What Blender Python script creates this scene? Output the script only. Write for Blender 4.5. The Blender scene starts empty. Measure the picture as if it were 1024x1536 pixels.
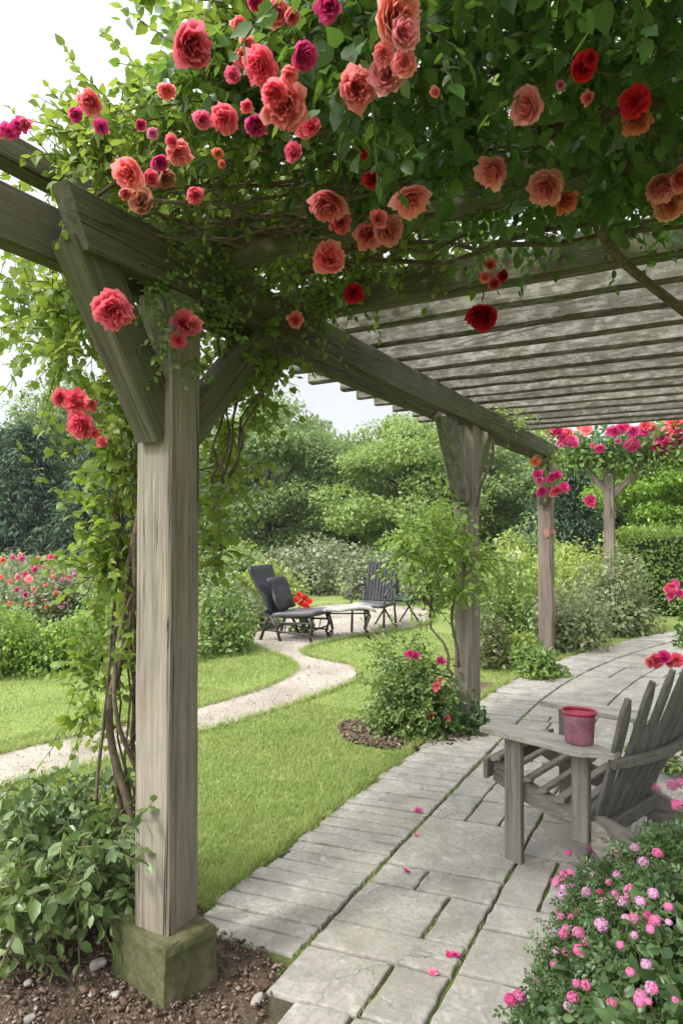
import bpy, math, random
import numpy as np
from mathutils import Vector, Matrix

random.seed(11)
rng = np.random.default_rng(11)
scene = bpy.context.scene
col = scene.collection
R = math.radians

# ------------------------------------------------------------------ camera
F, CX, CY, EYE = 1000., 512., 768., 1.6
YAW, PITCH = R(28.5), math.atan(22 / 1000.)
cam_d = bpy.data.cameras.new('camera')
cam_d.sensor_fit = 'VERTICAL'
cam_d.sensor_height = 36
cam_d.lens = 36 * F / 1536
cam_d.clip_start = .05
cam_d.clip_end = 900
cam = bpy.data.objects.new('camera', cam_d)
cam.location = (0, 0, EYE)
cam.rotation_euler = (math.pi / 2 + PITCH, 0, YAW)
col.objects.link(cam)
scene.camera = cam


def ray(px, py):
    x = (px - CX) / F
    z = -(py - CY) / F
    y2 = math.cos(PITCH) - z * math.sin(PITCH)
    z2 = math.sin(PITCH) + z * math.cos(PITCH)
    c, s = math.cos(YAW), math.sin(YAW)
    return np.array((x * c - y2 * s, x * s + y2 * c, z2))


def onz(px, py, z=0.):
    r = ray(px, py)
    return r * ((z - EYE) / r[2]) + np.array((0, 0, EYE))


def at(px, py, d):
    return ray(px, py) * d + np.array((0, 0, EYE))


VIEW = np.array((-math.sin(YAW), math.cos(YAW), 0.))
SIDE = np.array((math.cos(YAW), math.sin(YAW), 0.))
UP = np.array((0., 0., 1.))
CAMP = np.array((0., 0., EYE))

# ------------------------------------------------------------------ helpers


def tag(o, label=None, cat=None, group=None, kind=None):
    if label: o['label'] = label
    if cat: o['category'] = cat
    if group: o['group'] = group
    if kind: o['kind'] = kind
    return o


def empty(name, loc, label=None, cat=None, group=None, rz=0.):
    o = bpy.data.objects.new(name, None)
    o.empty_display_size = .1
    o.location = [float(c) for c in loc]
    o.rotation_euler = (0, 0, rz)
    col.objects.link(o)
    return tag(o, label, cat, group)


def obj(name, mesh, parent=None, loc=None):
    o = bpy.data.objects.new(name, mesh)
    col.objects.link(o)
    if parent is not None: o.parent = parent
    if loc is not None: o.location = [float(c) for c in loc]
    return o


def mesh_np(name, verts, faces, mat=None, smooth=False):
    """verts (n,3); faces (m,k) array of one size, or a list of lists"""
    me = bpy.data.meshes.new(name)
    verts = np.asarray(verts, dtype=np.float32)
    if isinstance(faces, np.ndarray):
        m, k = faces.shape
        me.vertices.add(len(verts))
        me.vertices.foreach_set('co', verts.ravel())
        me.loops.add(m * k)
        me.loops.foreach_set('vertex_index', faces.astype(np.int32).ravel())
        me.polygons.add(m)
        me.polygons.foreach_set('loop_start', np.arange(0, m * k, k, dtype=np.int32))
        try: me.polygons.foreach_set('loop_total', np.full(m, k, dtype=np.int32))
        except Exception: pass
        me.update(calc_edges=True)
    else:
        me.from_pydata(verts.tolist(), [], faces)
        me.update()
    if smooth:
        me.polygons.foreach_set('use_smooth', np.ones(len(me.polygons), dtype=bool))
    if mat: me.materials.append(mat)
    return me


class MB:
    def __init__(s): s.v = []; s.f = []

    def add(s, vs, fs):
        o = len(s.v)
        s.v += [tuple(float(c) for c in v) for v in vs]
        s.f += [[i + o for i in f] for f in fs]
        return s

    def bar(s, p, q, w, h, up=(0, 0, 1), ch=.006, segs=4, jit=0., taper=1.):
        p = Vector(p); q = Vector(q); d = (q - p).normalized()
        side = d.cross(Vector(up)).normalized(); u = side.cross(d)
        ring = [(-w/2+ch, -h/2), (w/2-ch, -h/2), (w/2, -h/2+ch), (w/2, h/2-ch), (w/2-ch, h/2), (-w/2+ch, h/2), (-w/2, h/2-ch), (-w/2, -h/2+ch)]
        vs = []; fs = []
        for k in range(segs + 1):
            t = k / segs; c = p.lerp(q, t); sc = 1 + (taper - 1) * t
            jx, jy = random.uniform(-jit, jit), random.uniform(-jit, jit)
            for a, b in ring:
                vs.append(c + side * (a * sc + jx + random.uniform(-jit, jit) * .4) + u * (b * sc + jy + random.uniform(-jit, jit) * .4))
        for k in range(segs):
            for i in range(8):
                j = (i + 1) % 8
                fs.append([k*8+i, k*8+j, k*8+8+j, k*8+8+i])
        fs.append(list(range(7, -1, -1))); fs.append([segs*8+i for i in range(8)])
        return s.add(vs, fs)

    def tube(s, pts, rad, n=7):
        pts = [Vector(p) for p in pts]
        if not hasattr(rad, '__len__'): rad = [rad] * len(pts)
        vs = []; fs = []; ref = Vector((.31, .17, .94))
        for k, p in enumerate(pts):
            d = (pts[min(k+1, len(pts)-1)] - pts[max(k-1, 0)]).normalized()
            a = d.cross(ref)
            if a.length < 1e-3: a = d.cross(Vector((1, 0, 0)))
            a.normalize(); b = d.cross(a)
            for i in range(n):
                t = 2 * math.pi * i / n
                vs.append(p + (a * math.cos(t) + b * math.sin(t)) * rad[k])
        for k in range(len(pts) - 1):
            for i in range(n):
                j = (i + 1) % n
                fs.append([k*n+i, k*n+j, k*n+n+j, k*n+n+i])
        fs.append(list(range(n-1, -1, -1))); fs.append([(len(pts)-1)*n+i for i in range(n)])
        return s.add(vs, fs)

    def lathe(s, prof, c=(0, 0, 0), n=24, wob=0.):
        vs = []; fs = []
        for r, z in prof:
            for i in range(n):
                t = 2 * math.pi * i / n
                rr = r * (1 + wob * math.sin(2 * t + 1))
                vs.append((c[0] + rr * math.cos(t), c[1] + rr * math.sin(t), c[2] + z + wob * r * .6 * math.sin(3 * t)))
        for k in range(len(prof) - 1):
            for i in range(n):
                j = (i + 1) % n
                fs.append([k*n+i, k*n+j, k*n+n+j, k*n+n+i])
        fs.append(list(range(n-1, -1, -1))); fs.append([(len(prof)-1)*n+i for i in range(n)])
        return s.add(vs, fs)

    def prism(s, poly, off, thick_vec, ch=.004):
        """poly: list of 3-D points in one plane; extruded by thick_vec, edges eased by ch"""
        P = [Vector(p) + Vector(off) for p in poly]; T = Vector(thick_vec); tn = T.normalized()
        c = sum(P, Vector()) / len(P); n = len(P)
        inn = [p + (c - p).normalized() * ch for p in P]
        rings = [inn, [p + tn * ch for p in P], [p + T - tn * ch for p in P], [p + T for p in inn]]
        vs = [v for r_ in rings for v in r_]; fs = []
        for k in range(3):
            for i in range(n):
                j = (i + 1) % n
                fs.append([k*n+i, k*n+j, k*n+n+j, k*n+n+i])
        fs.append(list(range(n-1, -1, -1))); fs.append([3*n+i for i in range(n)])
        return s.add(vs, fs)

    def cushion(s, size, r=.03, n=7, fn=None):
        sx, sy, sz = [c / 2 for c in size]
        vs = []; fs = []; idx = {}
        def vid(p):
            k = tuple(round(c, 5) for c in p)
            if k not in idx:
                inner = Vector((max(-sx+r, min(sx-r, p[0]*sx)), max(-sy+r, min(sy-r, p[1]*sy)), max(-sz+r, min(sz-r, p[2]*sz))))
                o = Vector((p[0]*sx, p[1]*sy, p[2]*sz)) - inner
                q = inner + (o.normalized() * r if o.length > 1e-6 else Vector())
                if fn: q = Vector(fn(q))
                idx[k] = len(vs); vs.append(q)
            return idx[k]
        g = [-1 + 2 * i / n for i in range(n + 1)]
        for ax in range(3):
            for sgn in (-1, 1):
                for i in range(n):
                    for j in range(n):
                        q = []
                        for a, b in ((i, j), (i+1, j), (i+1, j+1), (i, j+1)):
                            p = [0, 0, 0]; p[ax] = sgn; p[(ax+1) % 3] = g[a]; p[(ax+2) % 3] = g[b]
                            q.append(vid(p))
                        fs.append(q if sgn > 0 else q[::-1])
        return s.add(vs, fs)

    def build(s, name, mat, parent=None, world=False, smooth=False):
        v = np.array(s.v)
        if world and parent is not None: v = v - np.array(parent.location)
        return obj(name, mesh_np(name, v, s.f, mat, smooth), parent)


def timber(name, p, q, w, h, mat, parent, up=(0, 0, 1), jit=.0018, ch=.007, segs=None):
    """a beam with its own axes (x along the grain), so that the grain follows it"""
    p = Vector(p); q = Vector(q); L = (q - p).length; d = (q - p).normalized()
    side = Vector(up).cross(d).normalized(); u = d.cross(side)
    m = MB(); m.bar((0, 0, 0), (L, 0, 0), w, h, ch=ch, segs=segs or max(3, int(L / .22)), jit=jit)
    o = m.build(name, mat, parent)
    M = Matrix((d, side, u)).transposed().to_4x4()
    M.translation = p - Vector(parent.location)
    o.matrix_basis = M
    return o


# ------------------------------------------------------------------ materials
def nmat(name):
    m = bpy.data.materials.new(name); m.use_nodes = True
    nt = m.node_tree; nt.nodes.clear()
    out = nt.nodes.new('ShaderNodeOutputMaterial')
    return m, nt, out


def N(nt, typ, **kw):
    n = nt.nodes.new(typ)
    for k, v in kw.items():
        if k.startswith('i_'):
            n.inputs[k[2:].replace('_', ' ')].default_value = v
        else: setattr(n, k, v)
    return n


def ramp(nt, fac, stops):
    r = nt.nodes.new('ShaderNodeValToRGB')
    el = r.color_ramp.elements
    while len(el) < len(stops): el.new(.5)
    for e, (p, c) in zip(el, stops):
        e.position = p; e.color = (c, c, c, 1) if not hasattr(c, '__len__') else (*c[:3], 1)
    nt.links.new(fac, r.inputs[0])
    return r.outputs[0]


def mixc(nt, fac, a, b, blend='MIX'):
    m = nt.nodes.new('ShaderNodeMix'); m.data_type = 'RGBA'; m.blend_type = blend
    for s, v in ((0, fac), (6, a), (7, b)):
        if hasattr(v, 'is_linked') or hasattr(v, 'links'): nt.links.new(v, m.inputs[s])
        else: m.inputs[s].default_value = v if not hasattr(v, '__len__') else (*v[:3], 1)
    return m.outputs[2]


def noise(nt, vec, scale, detail=4, rough=.6, dist=0.):
    n = N(nt, 'ShaderNodeTexNoise', i_Scale=scale, i_Detail=detail, i_Roughness=rough, i_Distortion=dist)
    if vec is not None: nt.links.new(vec, n.inputs['Vector'])
    return n.outputs['Fac']


def bump(nt, h, strength=.3, dist=.01):
    b = N(nt, 'ShaderNodeBump', i_Strength=strength, i_Distance=dist)
    nt.links.new(h, b.inputs['Height'])
    return b.outputs[0]


def principled(nt, out, color, rough=.8, normal=None, spec=.3, metal=0.):
    p = nt.nodes.new('ShaderNodeBsdfPrincipled')
    if hasattr(color, 'links'): nt.links.new(color, p.inputs['Base Color'])
    else: p.inputs['Base Color'].default_value = (*color[:3], 1)
    if hasattr(rough, 'links'): nt.links.new(rough, p.inputs['Roughness'])
    else: p.inputs['Roughness'].default_value = rough
    p.inputs['Specular IOR Level'].default_value = spec
    p.inputs['Metallic'].default_value = metal
    if normal is not None: nt.links.new(normal, p.inputs['Normal'])
    nt.links.new(p.outputs[0], out.inputs[0])
    return p


def wood_mat(name, dark, light, moss=(.09, .11, .04), moss_amt=.3, lichen=0., axis=0, crack=.5, scale=1., stain=.45):
    m, nt, out = nmat(name)
    tc = N(nt, 'ShaderNodeTexCoord'); oi = N(nt, 'ShaderNodeObjectInfo')
    off = N(nt, 'ShaderNodeVectorMath', operation='SCALE'); off.inputs[0].default_value = (37, 19, 53)
    nt.links.new(oi.outputs['Random'], off.inputs['Scale'])
    ad = N(nt, 'ShaderNodeVectorMath', operation='ADD')
    nt.links.new(tc.outputs['Object'], ad.inputs[0]); nt.links.new(off.outputs[0], ad.inputs[1])
    def mp(l, c):
        k = N(nt, 'ShaderNodeMapping'); s = [c * scale] * 3; s[axis] = l * scale
        k.inputs['Scale'].default_value = s; nt.links.new(ad.outputs[0], k.inputs[0]); return k.outputs[0]
    g = noise(nt, mp(1.6, 38), 1., 7, .68, .35)
    g2 = noise(nt, mp(.7, 9), 1., 3, .5, .6)
    fine = noise(nt, mp(6, 190), 1., 3, .6)
    c = ramp(nt, g, [(.30, dark), (.70, light)])
    c = mixc(nt, .5, c, ramp(nt, g2, [(.25, [x * .62 for x in light]), (.75, [min(1, x * 1.12) for x in light])]), 'MULTIPLY') if False else mixc(nt, ramp(nt, g2, [(.35, 0.), (.7, .55)]), c, [x * stain for x in light])
    c = mixc(nt, ramp(nt, fine, [(.35, 0.), (.75, .35)]), c, [x * .6 for x in dark])
    iso = noise(nt, ad.outputs[0], 3.2 * scale, 6, .7)
    c = mixc(nt, ramp(nt, iso, [(.55 - .25 * moss_amt, 0.), (.80, min(1, moss_amt * 1.6))]), c, moss)
    if lichen:
        li = noise(nt, mp(13, 30), 1., 6, .74)
        c = mixc(nt, ramp(nt, li, [(.46, 0.), (.62, lichen)]), c, (.33, .32, .285))
        li2 = noise(nt, mp(9, 44), 1., 5, .72)
        c = mixc(nt, ramp(nt, li2, [(.54, 0.), (.66, .75)]), c, (.055, .052, .042))
    ck = noise(nt, mp(.55, 34), 1., 3, .5, .9)
    cr = ramp(nt, ck, [(.476, 0.), (.493, crack), (.507, crack), (.524, 0.)])
    ckm = noise(nt, mp(.5, 5), 1.7, 2, .5)
    mm = N(nt, 'ShaderNodeMath', operation='MULTIPLY'); nt.links.new(cr, mm.inputs[0]); nt.links.new(ramp(nt, ckm, [(.47, 0.), (.6, 1.)]), mm.inputs[1])
    c = mixc(nt, mm.outputs[0], c, (.025, .02, .014))
    hs = N(nt, 'ShaderNodeHueSaturation'); nt.links.new(c, hs.inputs['Color'])
    vv = N(nt, 'ShaderNodeMath', operation='MULTIPLY_ADD'); nt.links.new(oi.outputs['Random'], vv.inputs[0]); vv.inputs[1].default_value = .45; vv.inputs[2].default_value = .76
    nt.links.new(vv.outputs[0], hs.inputs['Value']); c = hs.outputs[0]
    h = N(nt, 'ShaderNodeMath', operation='SUBTRACT'); nt.links.new(g, h.inputs[0]); nt.links.new(mm.outputs[0], h.inputs[1])
    principled(nt, out, c, .88, bump(nt, h.outputs[0], .7, .008), .15)
    return m


def leaf_mat(name, c0, c1, c2=None, transl=.35, tcol=None, rough=.45, spec=.35, hue=.0):
    """c0 to c1 by leaf, c2 a rarer tint; light passes through the blade"""
    m, nt, out = nmat(name)
    ge = N(nt, 'ShaderNodeNewGeometry'); tc = N(nt, 'ShaderNodeTexCoord')
    stops = [(0., c0), (.8, c1)]
    if c2: stops += [(.9, c1), (1., c2)]
    c = ramp(nt, ge.outputs['Random Per Island'], stops)
    nz = noise(nt, tc.outputs['Object'], 2.2, 2, .5)
    c = mixc(nt, ramp(nt, nz, [(.35, 0.), (.68, .55)]), c, [x * y for x, y in zip(c1, (1.15, 1.12, .75))])
    p = N(nt, 'ShaderNodeBsdfPrincipled'); nt.links.new(c, p.inputs['Base Color'])
    p.inputs['Roughness'].default_value = rough; p.inputs['Specular IOR Level'].default_value = spec
    t = N(nt, 'ShaderNodeBsdfTranslucent')
    tcv = tcol or [c1[0] * 2.1, c1[1] * 2.1, c1[2] * .8]
    nt.links.new(mixc(nt, .6, c, tcv), t.inputs['Color'])
    mx = N(nt, 'ShaderNodeMixShader'); mx.inputs[0].default_value = transl
    nt.links.new(p.outputs[0], mx.inputs[1]); nt.links.new(t.outputs[0], mx.inputs[2])
    nt.links.new(mx.outputs[0], out.inputs[0])
    return m


def petal_mat(name, inner, edge, transl=.45):
    m, nt, out = nmat(name)
    ge = N(nt, 'ShaderNodeNewGeometry'); at_ = N(nt, 'ShaderNodeAttribute', attribute_name='tip'); oi = N(nt, 'ShaderNodeObjectInfo')
    tc = N(nt, 'ShaderNodeTexCoord')
    nz = noise(nt, tc.outputs['Object'], 2.5, 3, .6)
    ad = N(nt, 'ShaderNodeMath', operation='ADD'); nt.links.new(at_.outputs['Fac'], ad.inputs[0])
    sc = N(nt, 'ShaderNodeMath', operation='MULTIPLY_ADD'); nt.links.new(nz, sc.inputs[0]); sc.inputs[1].default_value = .9; sc.inputs[2].default_value = -.45
    nt.links.new(sc.outputs[0], ad.inputs[1])
    c = ramp(nt, ad.outputs[0], [(.15, inner), (.95, edge)])
    c = mixc(nt, ramp(nt, ge.outputs['Random Per Island'], [(0., 0.), (1., .45)]), c, [x * .82 for x in inner])
    hs = N(nt, 'ShaderNodeHueSaturation'); nt.links.new(c, hs.inputs['Color'])
    va = N(nt, 'ShaderNodeMath', operation='MULTIPLY_ADD'); nt.links.new(oi.outputs['Random'], va.inputs[0]); va.inputs[1].default_value = .3; va.inputs[2].default_value = .85
    nt.links.new(va.outputs[0], hs.inputs['Value'])
    p = N(nt, 'ShaderNodeBsdfPrincipled'); nt.links.new(hs.outputs[0], p.inputs['Base Color']); p.inputs['Roughness'].default_value = .6; p.inputs['Specular IOR Level'].default_value = .2
    t = N(nt, 'ShaderNodeBsdfTranslucent'); nt.links.new(hs.outputs[0], t.inputs['Color'])
    mx = N(nt, 'ShaderNodeMixShader'); mx.inputs[0].default_value = transl
    nt.links.new(p.outputs[0], mx.inputs[1]); nt.links.new(t.outputs[0], mx.inputs[2]); nt.links.new(mx.outputs[0], out.inputs[0])
    return m


def plain_mat(name, c0, c1, scale=20, rough=.7, b=.2, spec=.3, metal=0.):
    m, nt, out = nmat(name)
    tc = N(nt, 'ShaderNodeTexCoord')
    n = noise(nt, tc.outputs['Object'], scale, 5, .65)
    principled(nt, out, ramp(nt, n, [(.3, c0), (.7, c1)]), rough, bump(nt, n, b, .004), spec, metal)
    return m


M = {}
M['post'] = wood_mat('weathered_post', (.105, .088, .068), (.33, .292, .24), moss=(.15, .14, .075), moss_amt=.25, crack=.9, stain=.72)
M['post_far'] = wood_mat('far_post', (.10, .078, .066), (.25, .208, .182), moss=(.16, .13, .09), moss_amt=.3, crack=.7, stain=.7)
M['beam'] = wood_mat('dark_beam', (.072, .063, .045), (.225, .205, .155), moss=(.07, .085, .032), moss_amt=.75, crack=.7)
M['slat'] = wood_mat('lichen_slat', (.055, .05, .04), (.20, .185, .155), moss=(.055, .052, .032), moss_amt=.85, lichen=.45, crack=.3, stain=.7)
M['lichen_post'] = wood_mat('lichen_knee', (.10, .09, .075), (.22, .20, .165), moss=(.10, .10, .06), moss_amt=.5, lichen=.5, crack=.5)
M['chair'] = wood_mat('grey_chair_wood', (.115, .105, .09), (.27, .25, .215), moss=(.12, .115, .085), moss_amt=.2, crack=.5, scale=1.6, stain=.6)
M['chair_z'] = wood_mat('grey_chair_slat', (.10, .092, .085), (.225, .215, .20), moss=(.10, .10, .085), moss_amt=.2, axis=2, crack=.4, scale=1.6, stain=.5)
M['bark'] = plain_mat('vine_bark', (.045, .032, .022), (.16, .12, .085), 45, .9, .6)
M['trunk'] = plain_mat('tree_bark', (.04, .035, .028), (.10, .085, .07), 8, .95, .4)
M['twig'] = plain_mat('green_twig', (.05, .06, .02), (.13, .12, .05), 30, .8, .2)
M['moss_stone'] = None

LM = {}
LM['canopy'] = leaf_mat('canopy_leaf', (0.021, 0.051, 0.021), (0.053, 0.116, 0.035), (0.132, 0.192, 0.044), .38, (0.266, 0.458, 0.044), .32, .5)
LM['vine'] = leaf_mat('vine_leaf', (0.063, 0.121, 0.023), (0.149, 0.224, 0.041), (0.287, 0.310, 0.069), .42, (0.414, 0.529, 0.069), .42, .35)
LM['climber'] = leaf_mat('climber_leaf', (0.090, 0.164, 0.038), (0.194, 0.299, 0.067), (0.299, 0.359, 0.090), .4, (0.448, 0.620, 0.105))
LM['low_shrub'] = leaf_mat('low_shrub_leaf', (0.054, 0.102, 0.034), (0.127, 0.185, 0.073), (0.195, 0.254, 0.136), .32, (0.243, 0.351, 0.069), .34, .5)
LM['rose_bush'] = leaf_mat('rose_bush_leaf', (0.065, 0.117, 0.039), (0.156, 0.234, 0.072), (0.286, 0.338, 0.117), .32, None, .45, .35)
LM['bed'] = leaf_mat('flower_bed_leaf', (0.027, 0.058, 0.023), (0.069, 0.121, 0.044), (0.105, 0.158, 0.063), .28, None, .42, .4)
LM['pale'] = leaf_mat('pale_shrub_leaf', (0.112, 0.146, 0.073), (0.190, 0.224, 0.121), (0.292, 0.309, 0.207), .35, (0.292, 0.344, 0.121))
LM['grey'] = leaf_mat('grey_green_leaf', (0.108, 0.134, 0.076), (0.175, 0.202, 0.121), (0.251, 0.269, 0.179), .3, (0.251, 0.296, 0.134))
LM['yellow'] = leaf_mat('yellow_green_leaf', (0.137, 0.189, 0.053), (0.252, 0.315, 0.084), (0.357, 0.389, 0.147), .4, (0.441, 0.525, 0.095))
LM['hedge'] = leaf_mat('hedge_leaf', (0.075, 0.141, 0.038), (0.188, 0.282, 0.066), (0.300, 0.375, 0.093), .3)
LM['tree_a'] = leaf_mat('soft_green_tree', (0.089, 0.142, 0.053), (0.158, 0.226, 0.084), (0.211, 0.274, 0.105), .4, (0.274, 0.379, 0.094))
LM['tree_b'] = leaf_mat('light_green_tree', (0.112, 0.172, 0.050), (0.201, 0.278, 0.084), (0.268, 0.346, 0.099), .42, (0.334, 0.467, 0.099))
LM['tree_dark'] = leaf_mat('dark_tree', (0.045, 0.083, 0.041), (0.089, 0.147, 0.071), (0.128, 0.191, 0.076), .3)
LM['tree_far'] = leaf_mat('distant_tree', (0.094, 0.135, 0.083), (0.156, 0.203, 0.120), None, .35)
LM['conifer'] = leaf_mat('conifer_needle', (0.026, 0.054, 0.038), (0.060, 0.102, 0.066), (0.084, 0.132, 0.072), .15, None, .6, .2)
LM['bright'] = leaf_mat('bright_green_tree', (.075, .14, .02), (.16, .27, .04), (.25, .34, .06), .45, (.33, .50, .06))
LM['thicket'] = leaf_mat('thicket_leaf', (.07, .09, .04), (.13, .15, .07), (.19, .2, .1), .3)

PM = {
    'coral': petal_mat('coral_petal', (.86, .15, .185), (.94, .43, .42)),
    'redpink': petal_mat('red_pink_petal', (.80, .085, .16), (.91, .29, .35)),
    'salmon': petal_mat('salmon_petal', (.90, .25, .31), (.96, .52, .54)),
    'cream': petal_mat('cream_pink_petal', (.74, .18, .17), (.85, .52, .42)),
    'red': petal_mat('deep_red_petal', (.50, .010, .022), (.74, .03, .055)),
    'magenta': petal_mat('magenta_petal', (.72, .085, .20), (.86, .27, .40)),
    'rosepink': petal_mat('rose_pink_petal', (.66, .085, .28), (.82, .28, .50)),
    'faded': petal_mat('faded_petal', (.45, .16, .11), (.52, .27, .17)),
    'orange': petal_mat('orange_petal', (.82, .19, .11), (.88, .36, .24)),
    'hot': petal_mat('hot_pink_petal', (.62, .03, .20), (.80, .13, .36)),
    'pink': petal_mat('pink_petal', (.66, .13, .33), (.80, .36, .55)),
    'lilac': petal_mat('lilac_pink_petal', (.62, .24, .46), (.78, .50, .68)),
    'white': petal_mat('white_petal', (.72, .66, .70), (.82, .80, .82)),
    'scarlet': petal_mat('scarlet_petal', (.70, .03, .03), (.82, .08, .08)),
}

# ------------------------------------------------------------------ leaf meshes
T_OVAL = (np.array([(0, 0, 0), (.28, -.25, .05), (.64, -.24, .05), (1, 0, -.10), (.64, .24, .05), (.28, .25, .05), (.30, 0, -.02), (.66, 0, -.035)]),
          np.array([(0, 1, 6), (6, 1, 2), (6, 2, 7), (7, 2, 3), (7, 3, 4), (6, 7, 4), (6, 4, 5), (0, 6, 5)]))
_h = [(.02, -.14, .02), (-.06, -.30, -.03), (.10, -.42, -.07), (.26, -.36, -.01), (.36, -.42, -.05), (.52, -.44, -.08), (.60, -.29, -.02), (.74, -.24, -.05), (.88, -.10, -.08)]
_l = [(0, 0, 0)] + _h + [(1.0, 0, -.14)] + [(x, -y, z) for x, y, z in _h[::-1]] + [(.40, 0, .03)]
_n = len(_l) - 1
T_LOBE = (np.array(_l), np.array([(_n, i, i + 1) for i in range(_n - 1)] + [(_n, _n - 1, 0)])[:, ::-1])
T_OVATE = (np.array([(0, 0, 0), (-.04, -.20, .02), (.16, -.36, .02), (.42, -.36, -.01), (.70, -.20, -.03), (1, 0, -.14), (.70, .20, -.03), (.42, .36, -.01), (.16, .36, .02), (-.04, .20, .02), (.34, 0, -.05), (.68, 0, -.07)]),
           np.array([(0, 1, 10), (1, 2, 10), (2, 3, 10), (3, 4, 11), (3, 11, 10), (4, 5, 11), (5, 6, 11), (6, 7, 11), (7, 10, 11), (7, 8, 10), (8, 9, 10), (9, 0, 10)]))
T_DIA = (np.array([(0, 0, 0), (.5, -.32, .06), (1, 0, -.08), (.5, .32, .06)]), np.array([(0, 1, 2), (0, 2, 3)]))
T_SLIM = (np.array([(0, 0, 0), (.5, -.15, .04), (1, 0, -.08), (.5, .15, .04)]), np.array([(0, 1, 2), (0, 2, 3)]))
_s = []  # a leafy sprig: five small leaflets, for fern-like and small-leaved plants
_sf = []
for k, (x, y, a) in enumerate([(.0, 0, -.95), (.0, 0, .95), (.35, 0, -.85), (.35, 0, .85), (.55, 0, 0)]):
    L_ = .45; c_, s_ = math.cos(a), math.sin(a)
    for u, w in ((0, 0), (.5, -.3), (1, 0), (.5, .3)):
        _s.append((x + (u * c_ - w * s_) * L_, y + (u * s_ + w * c_) * L_, -.08 * u * u + (.03 if w else 0)))
    _sf += [(4 * k, 4 * k + 1, 4 * k + 2), (4 * k, 4 * k + 2, 4 * k + 3)]
T_SPRIG = (np.array(_s), np.array(_sf))


def unit(a):
    return a / np.maximum(np.linalg.norm(a, axis=-1, keepdims=True), 1e-9)


def rdir(n):
    return unit(rng.normal(size=(n, 3)))


def leaves_vf(P, D, Nn, S, tm):
    tv, tf = tm
    D = unit(D); B = unit(np.cross(Nn, D)); U = np.cross(D, B)
    n = len(P)
    S = np.asarray(S).reshape(-1, 1, 1)
    curl = rng.uniform(.4, 2.2, (n, 1, 1))
    V = P[:, None, :] + S * (tv[None, :, 0:1] * D[:, None, :] + tv[None, :, 1:2] * B[:, None, :] + tv[None, :, 2:3] * curl * U[:, None, :])
    Fc = tf[None] + (np.arange(n) * len(tv))[:, None, None]
    return V.reshape(-1, 3), Fc.reshape(-1, tf.shape[1])


def twigs_vf(PTS, r0, r1):
    """PTS (n,k,3) polylines -> three-sided tubes"""
    n, k, _ = PTS.shape
    T = unit(np.gradient(PTS, axis=1))
    A = unit(np.cross(T, np.array((.3, .2, .93)))); B = np.cross(T, A)
    r = np.linspace(r0, r1, k)[None, :, None]
    ring = [PTS + r * (A * math.cos(a) + B * math.sin(a)) for a in (0, 2.094, 4.189)]
    V = np.stack(ring, axis=2).reshape(-1, 3)
    fs = []
    for j in range(k - 1):
        for i in range(3):
            a = j * 3 + i; b = j * 3 + (i + 1) % 3
            fs.append((a, b, b + 3, a + 3))
    fs = np.array(fs)
    Fc = (fs[None] + (np.arange(n) * k * 3)[:, None, None]).reshape(-1, 4)
    return V, Fc


def sprays(S0, D0, L, K, size, droop=.25, spread=1., upb=.7):
    """twigs from S0 along D0 of length L, K leaves each; returns leaf arrays and twig polylines"""
    n = len(S0); D0 = unit(D0); L = np.asarray(L).reshape(-1, 1) * np.ones((n, 1))
    curve = rdir(n) * .25
    P = []; D = []; Nn = []; S = []
    roll = rng.uniform(0, 6.28, n)
    for k in range(K):
        t = (k + .6) / K
        pos = S0 + D0 * L * t + (curve - UP * droop) * L * t * t
        tan = unit(D0 + (curve - UP * droop) * 2 * t)
        a = unit(np.cross(tan, UP + .01)); b = np.cross(tan, a)
        ang = roll + k * 2.6 + rng.uniform(-.5, .5, n)
        side = a * np.cos(ang)[:, None] + b * np.sin(ang)[:, None] * .6
        D.append(tan * (.55 if k < K - 1 else 2.) + side * spread - UP * rng.uniform(0, .45, (n, 1)))
        Nn.append(UP * upb + rdir(n) * .75 + side * .1)
        P.append(pos); S.append(size * rng.uniform(.6, 1.15, n) * (1 - .25 * t))
    tt = np.linspace(0, 1, 5)[None, :, None]
    PTS = S0[:, None, :] + D0[:, None, :] * L[:, :, None] * tt + (curve - UP * droop)[:, None, :] * L[:, :, None] * tt * tt
    return np.concatenate(P), np.concatenate(D), np.concatenate(Nn), np.concatenate(S), PTS


def cat4(parts):
    return [np.concatenate([p[i] for p in parts]) for i in range(4)]


def leaf_part(name, arr, tm, mat, parent, smooth=True):
    V, Fc = leaves_vf(arr[0], arr[1], arr[2], arr[3], tm)
    V = V - np.array(parent.location) if parent is not None else V
    return obj(name, mesh_np(name, V, Fc, mat, smooth), parent)


def twig_part(name, PTSs, r0, r1, mat, parent):
    V = []; Fc = []; o = 0
    for pts in PTSs:
        v, f = twigs_vf(pts, r0, r1); V.append(v); Fc.append(f + o); o += len(v)
    return tag(obj(name, mesh_np(name, np.concatenate(V) - np.array(parent.location), np.concatenate(Fc), mat, True), parent), kind='stuff')


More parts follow.
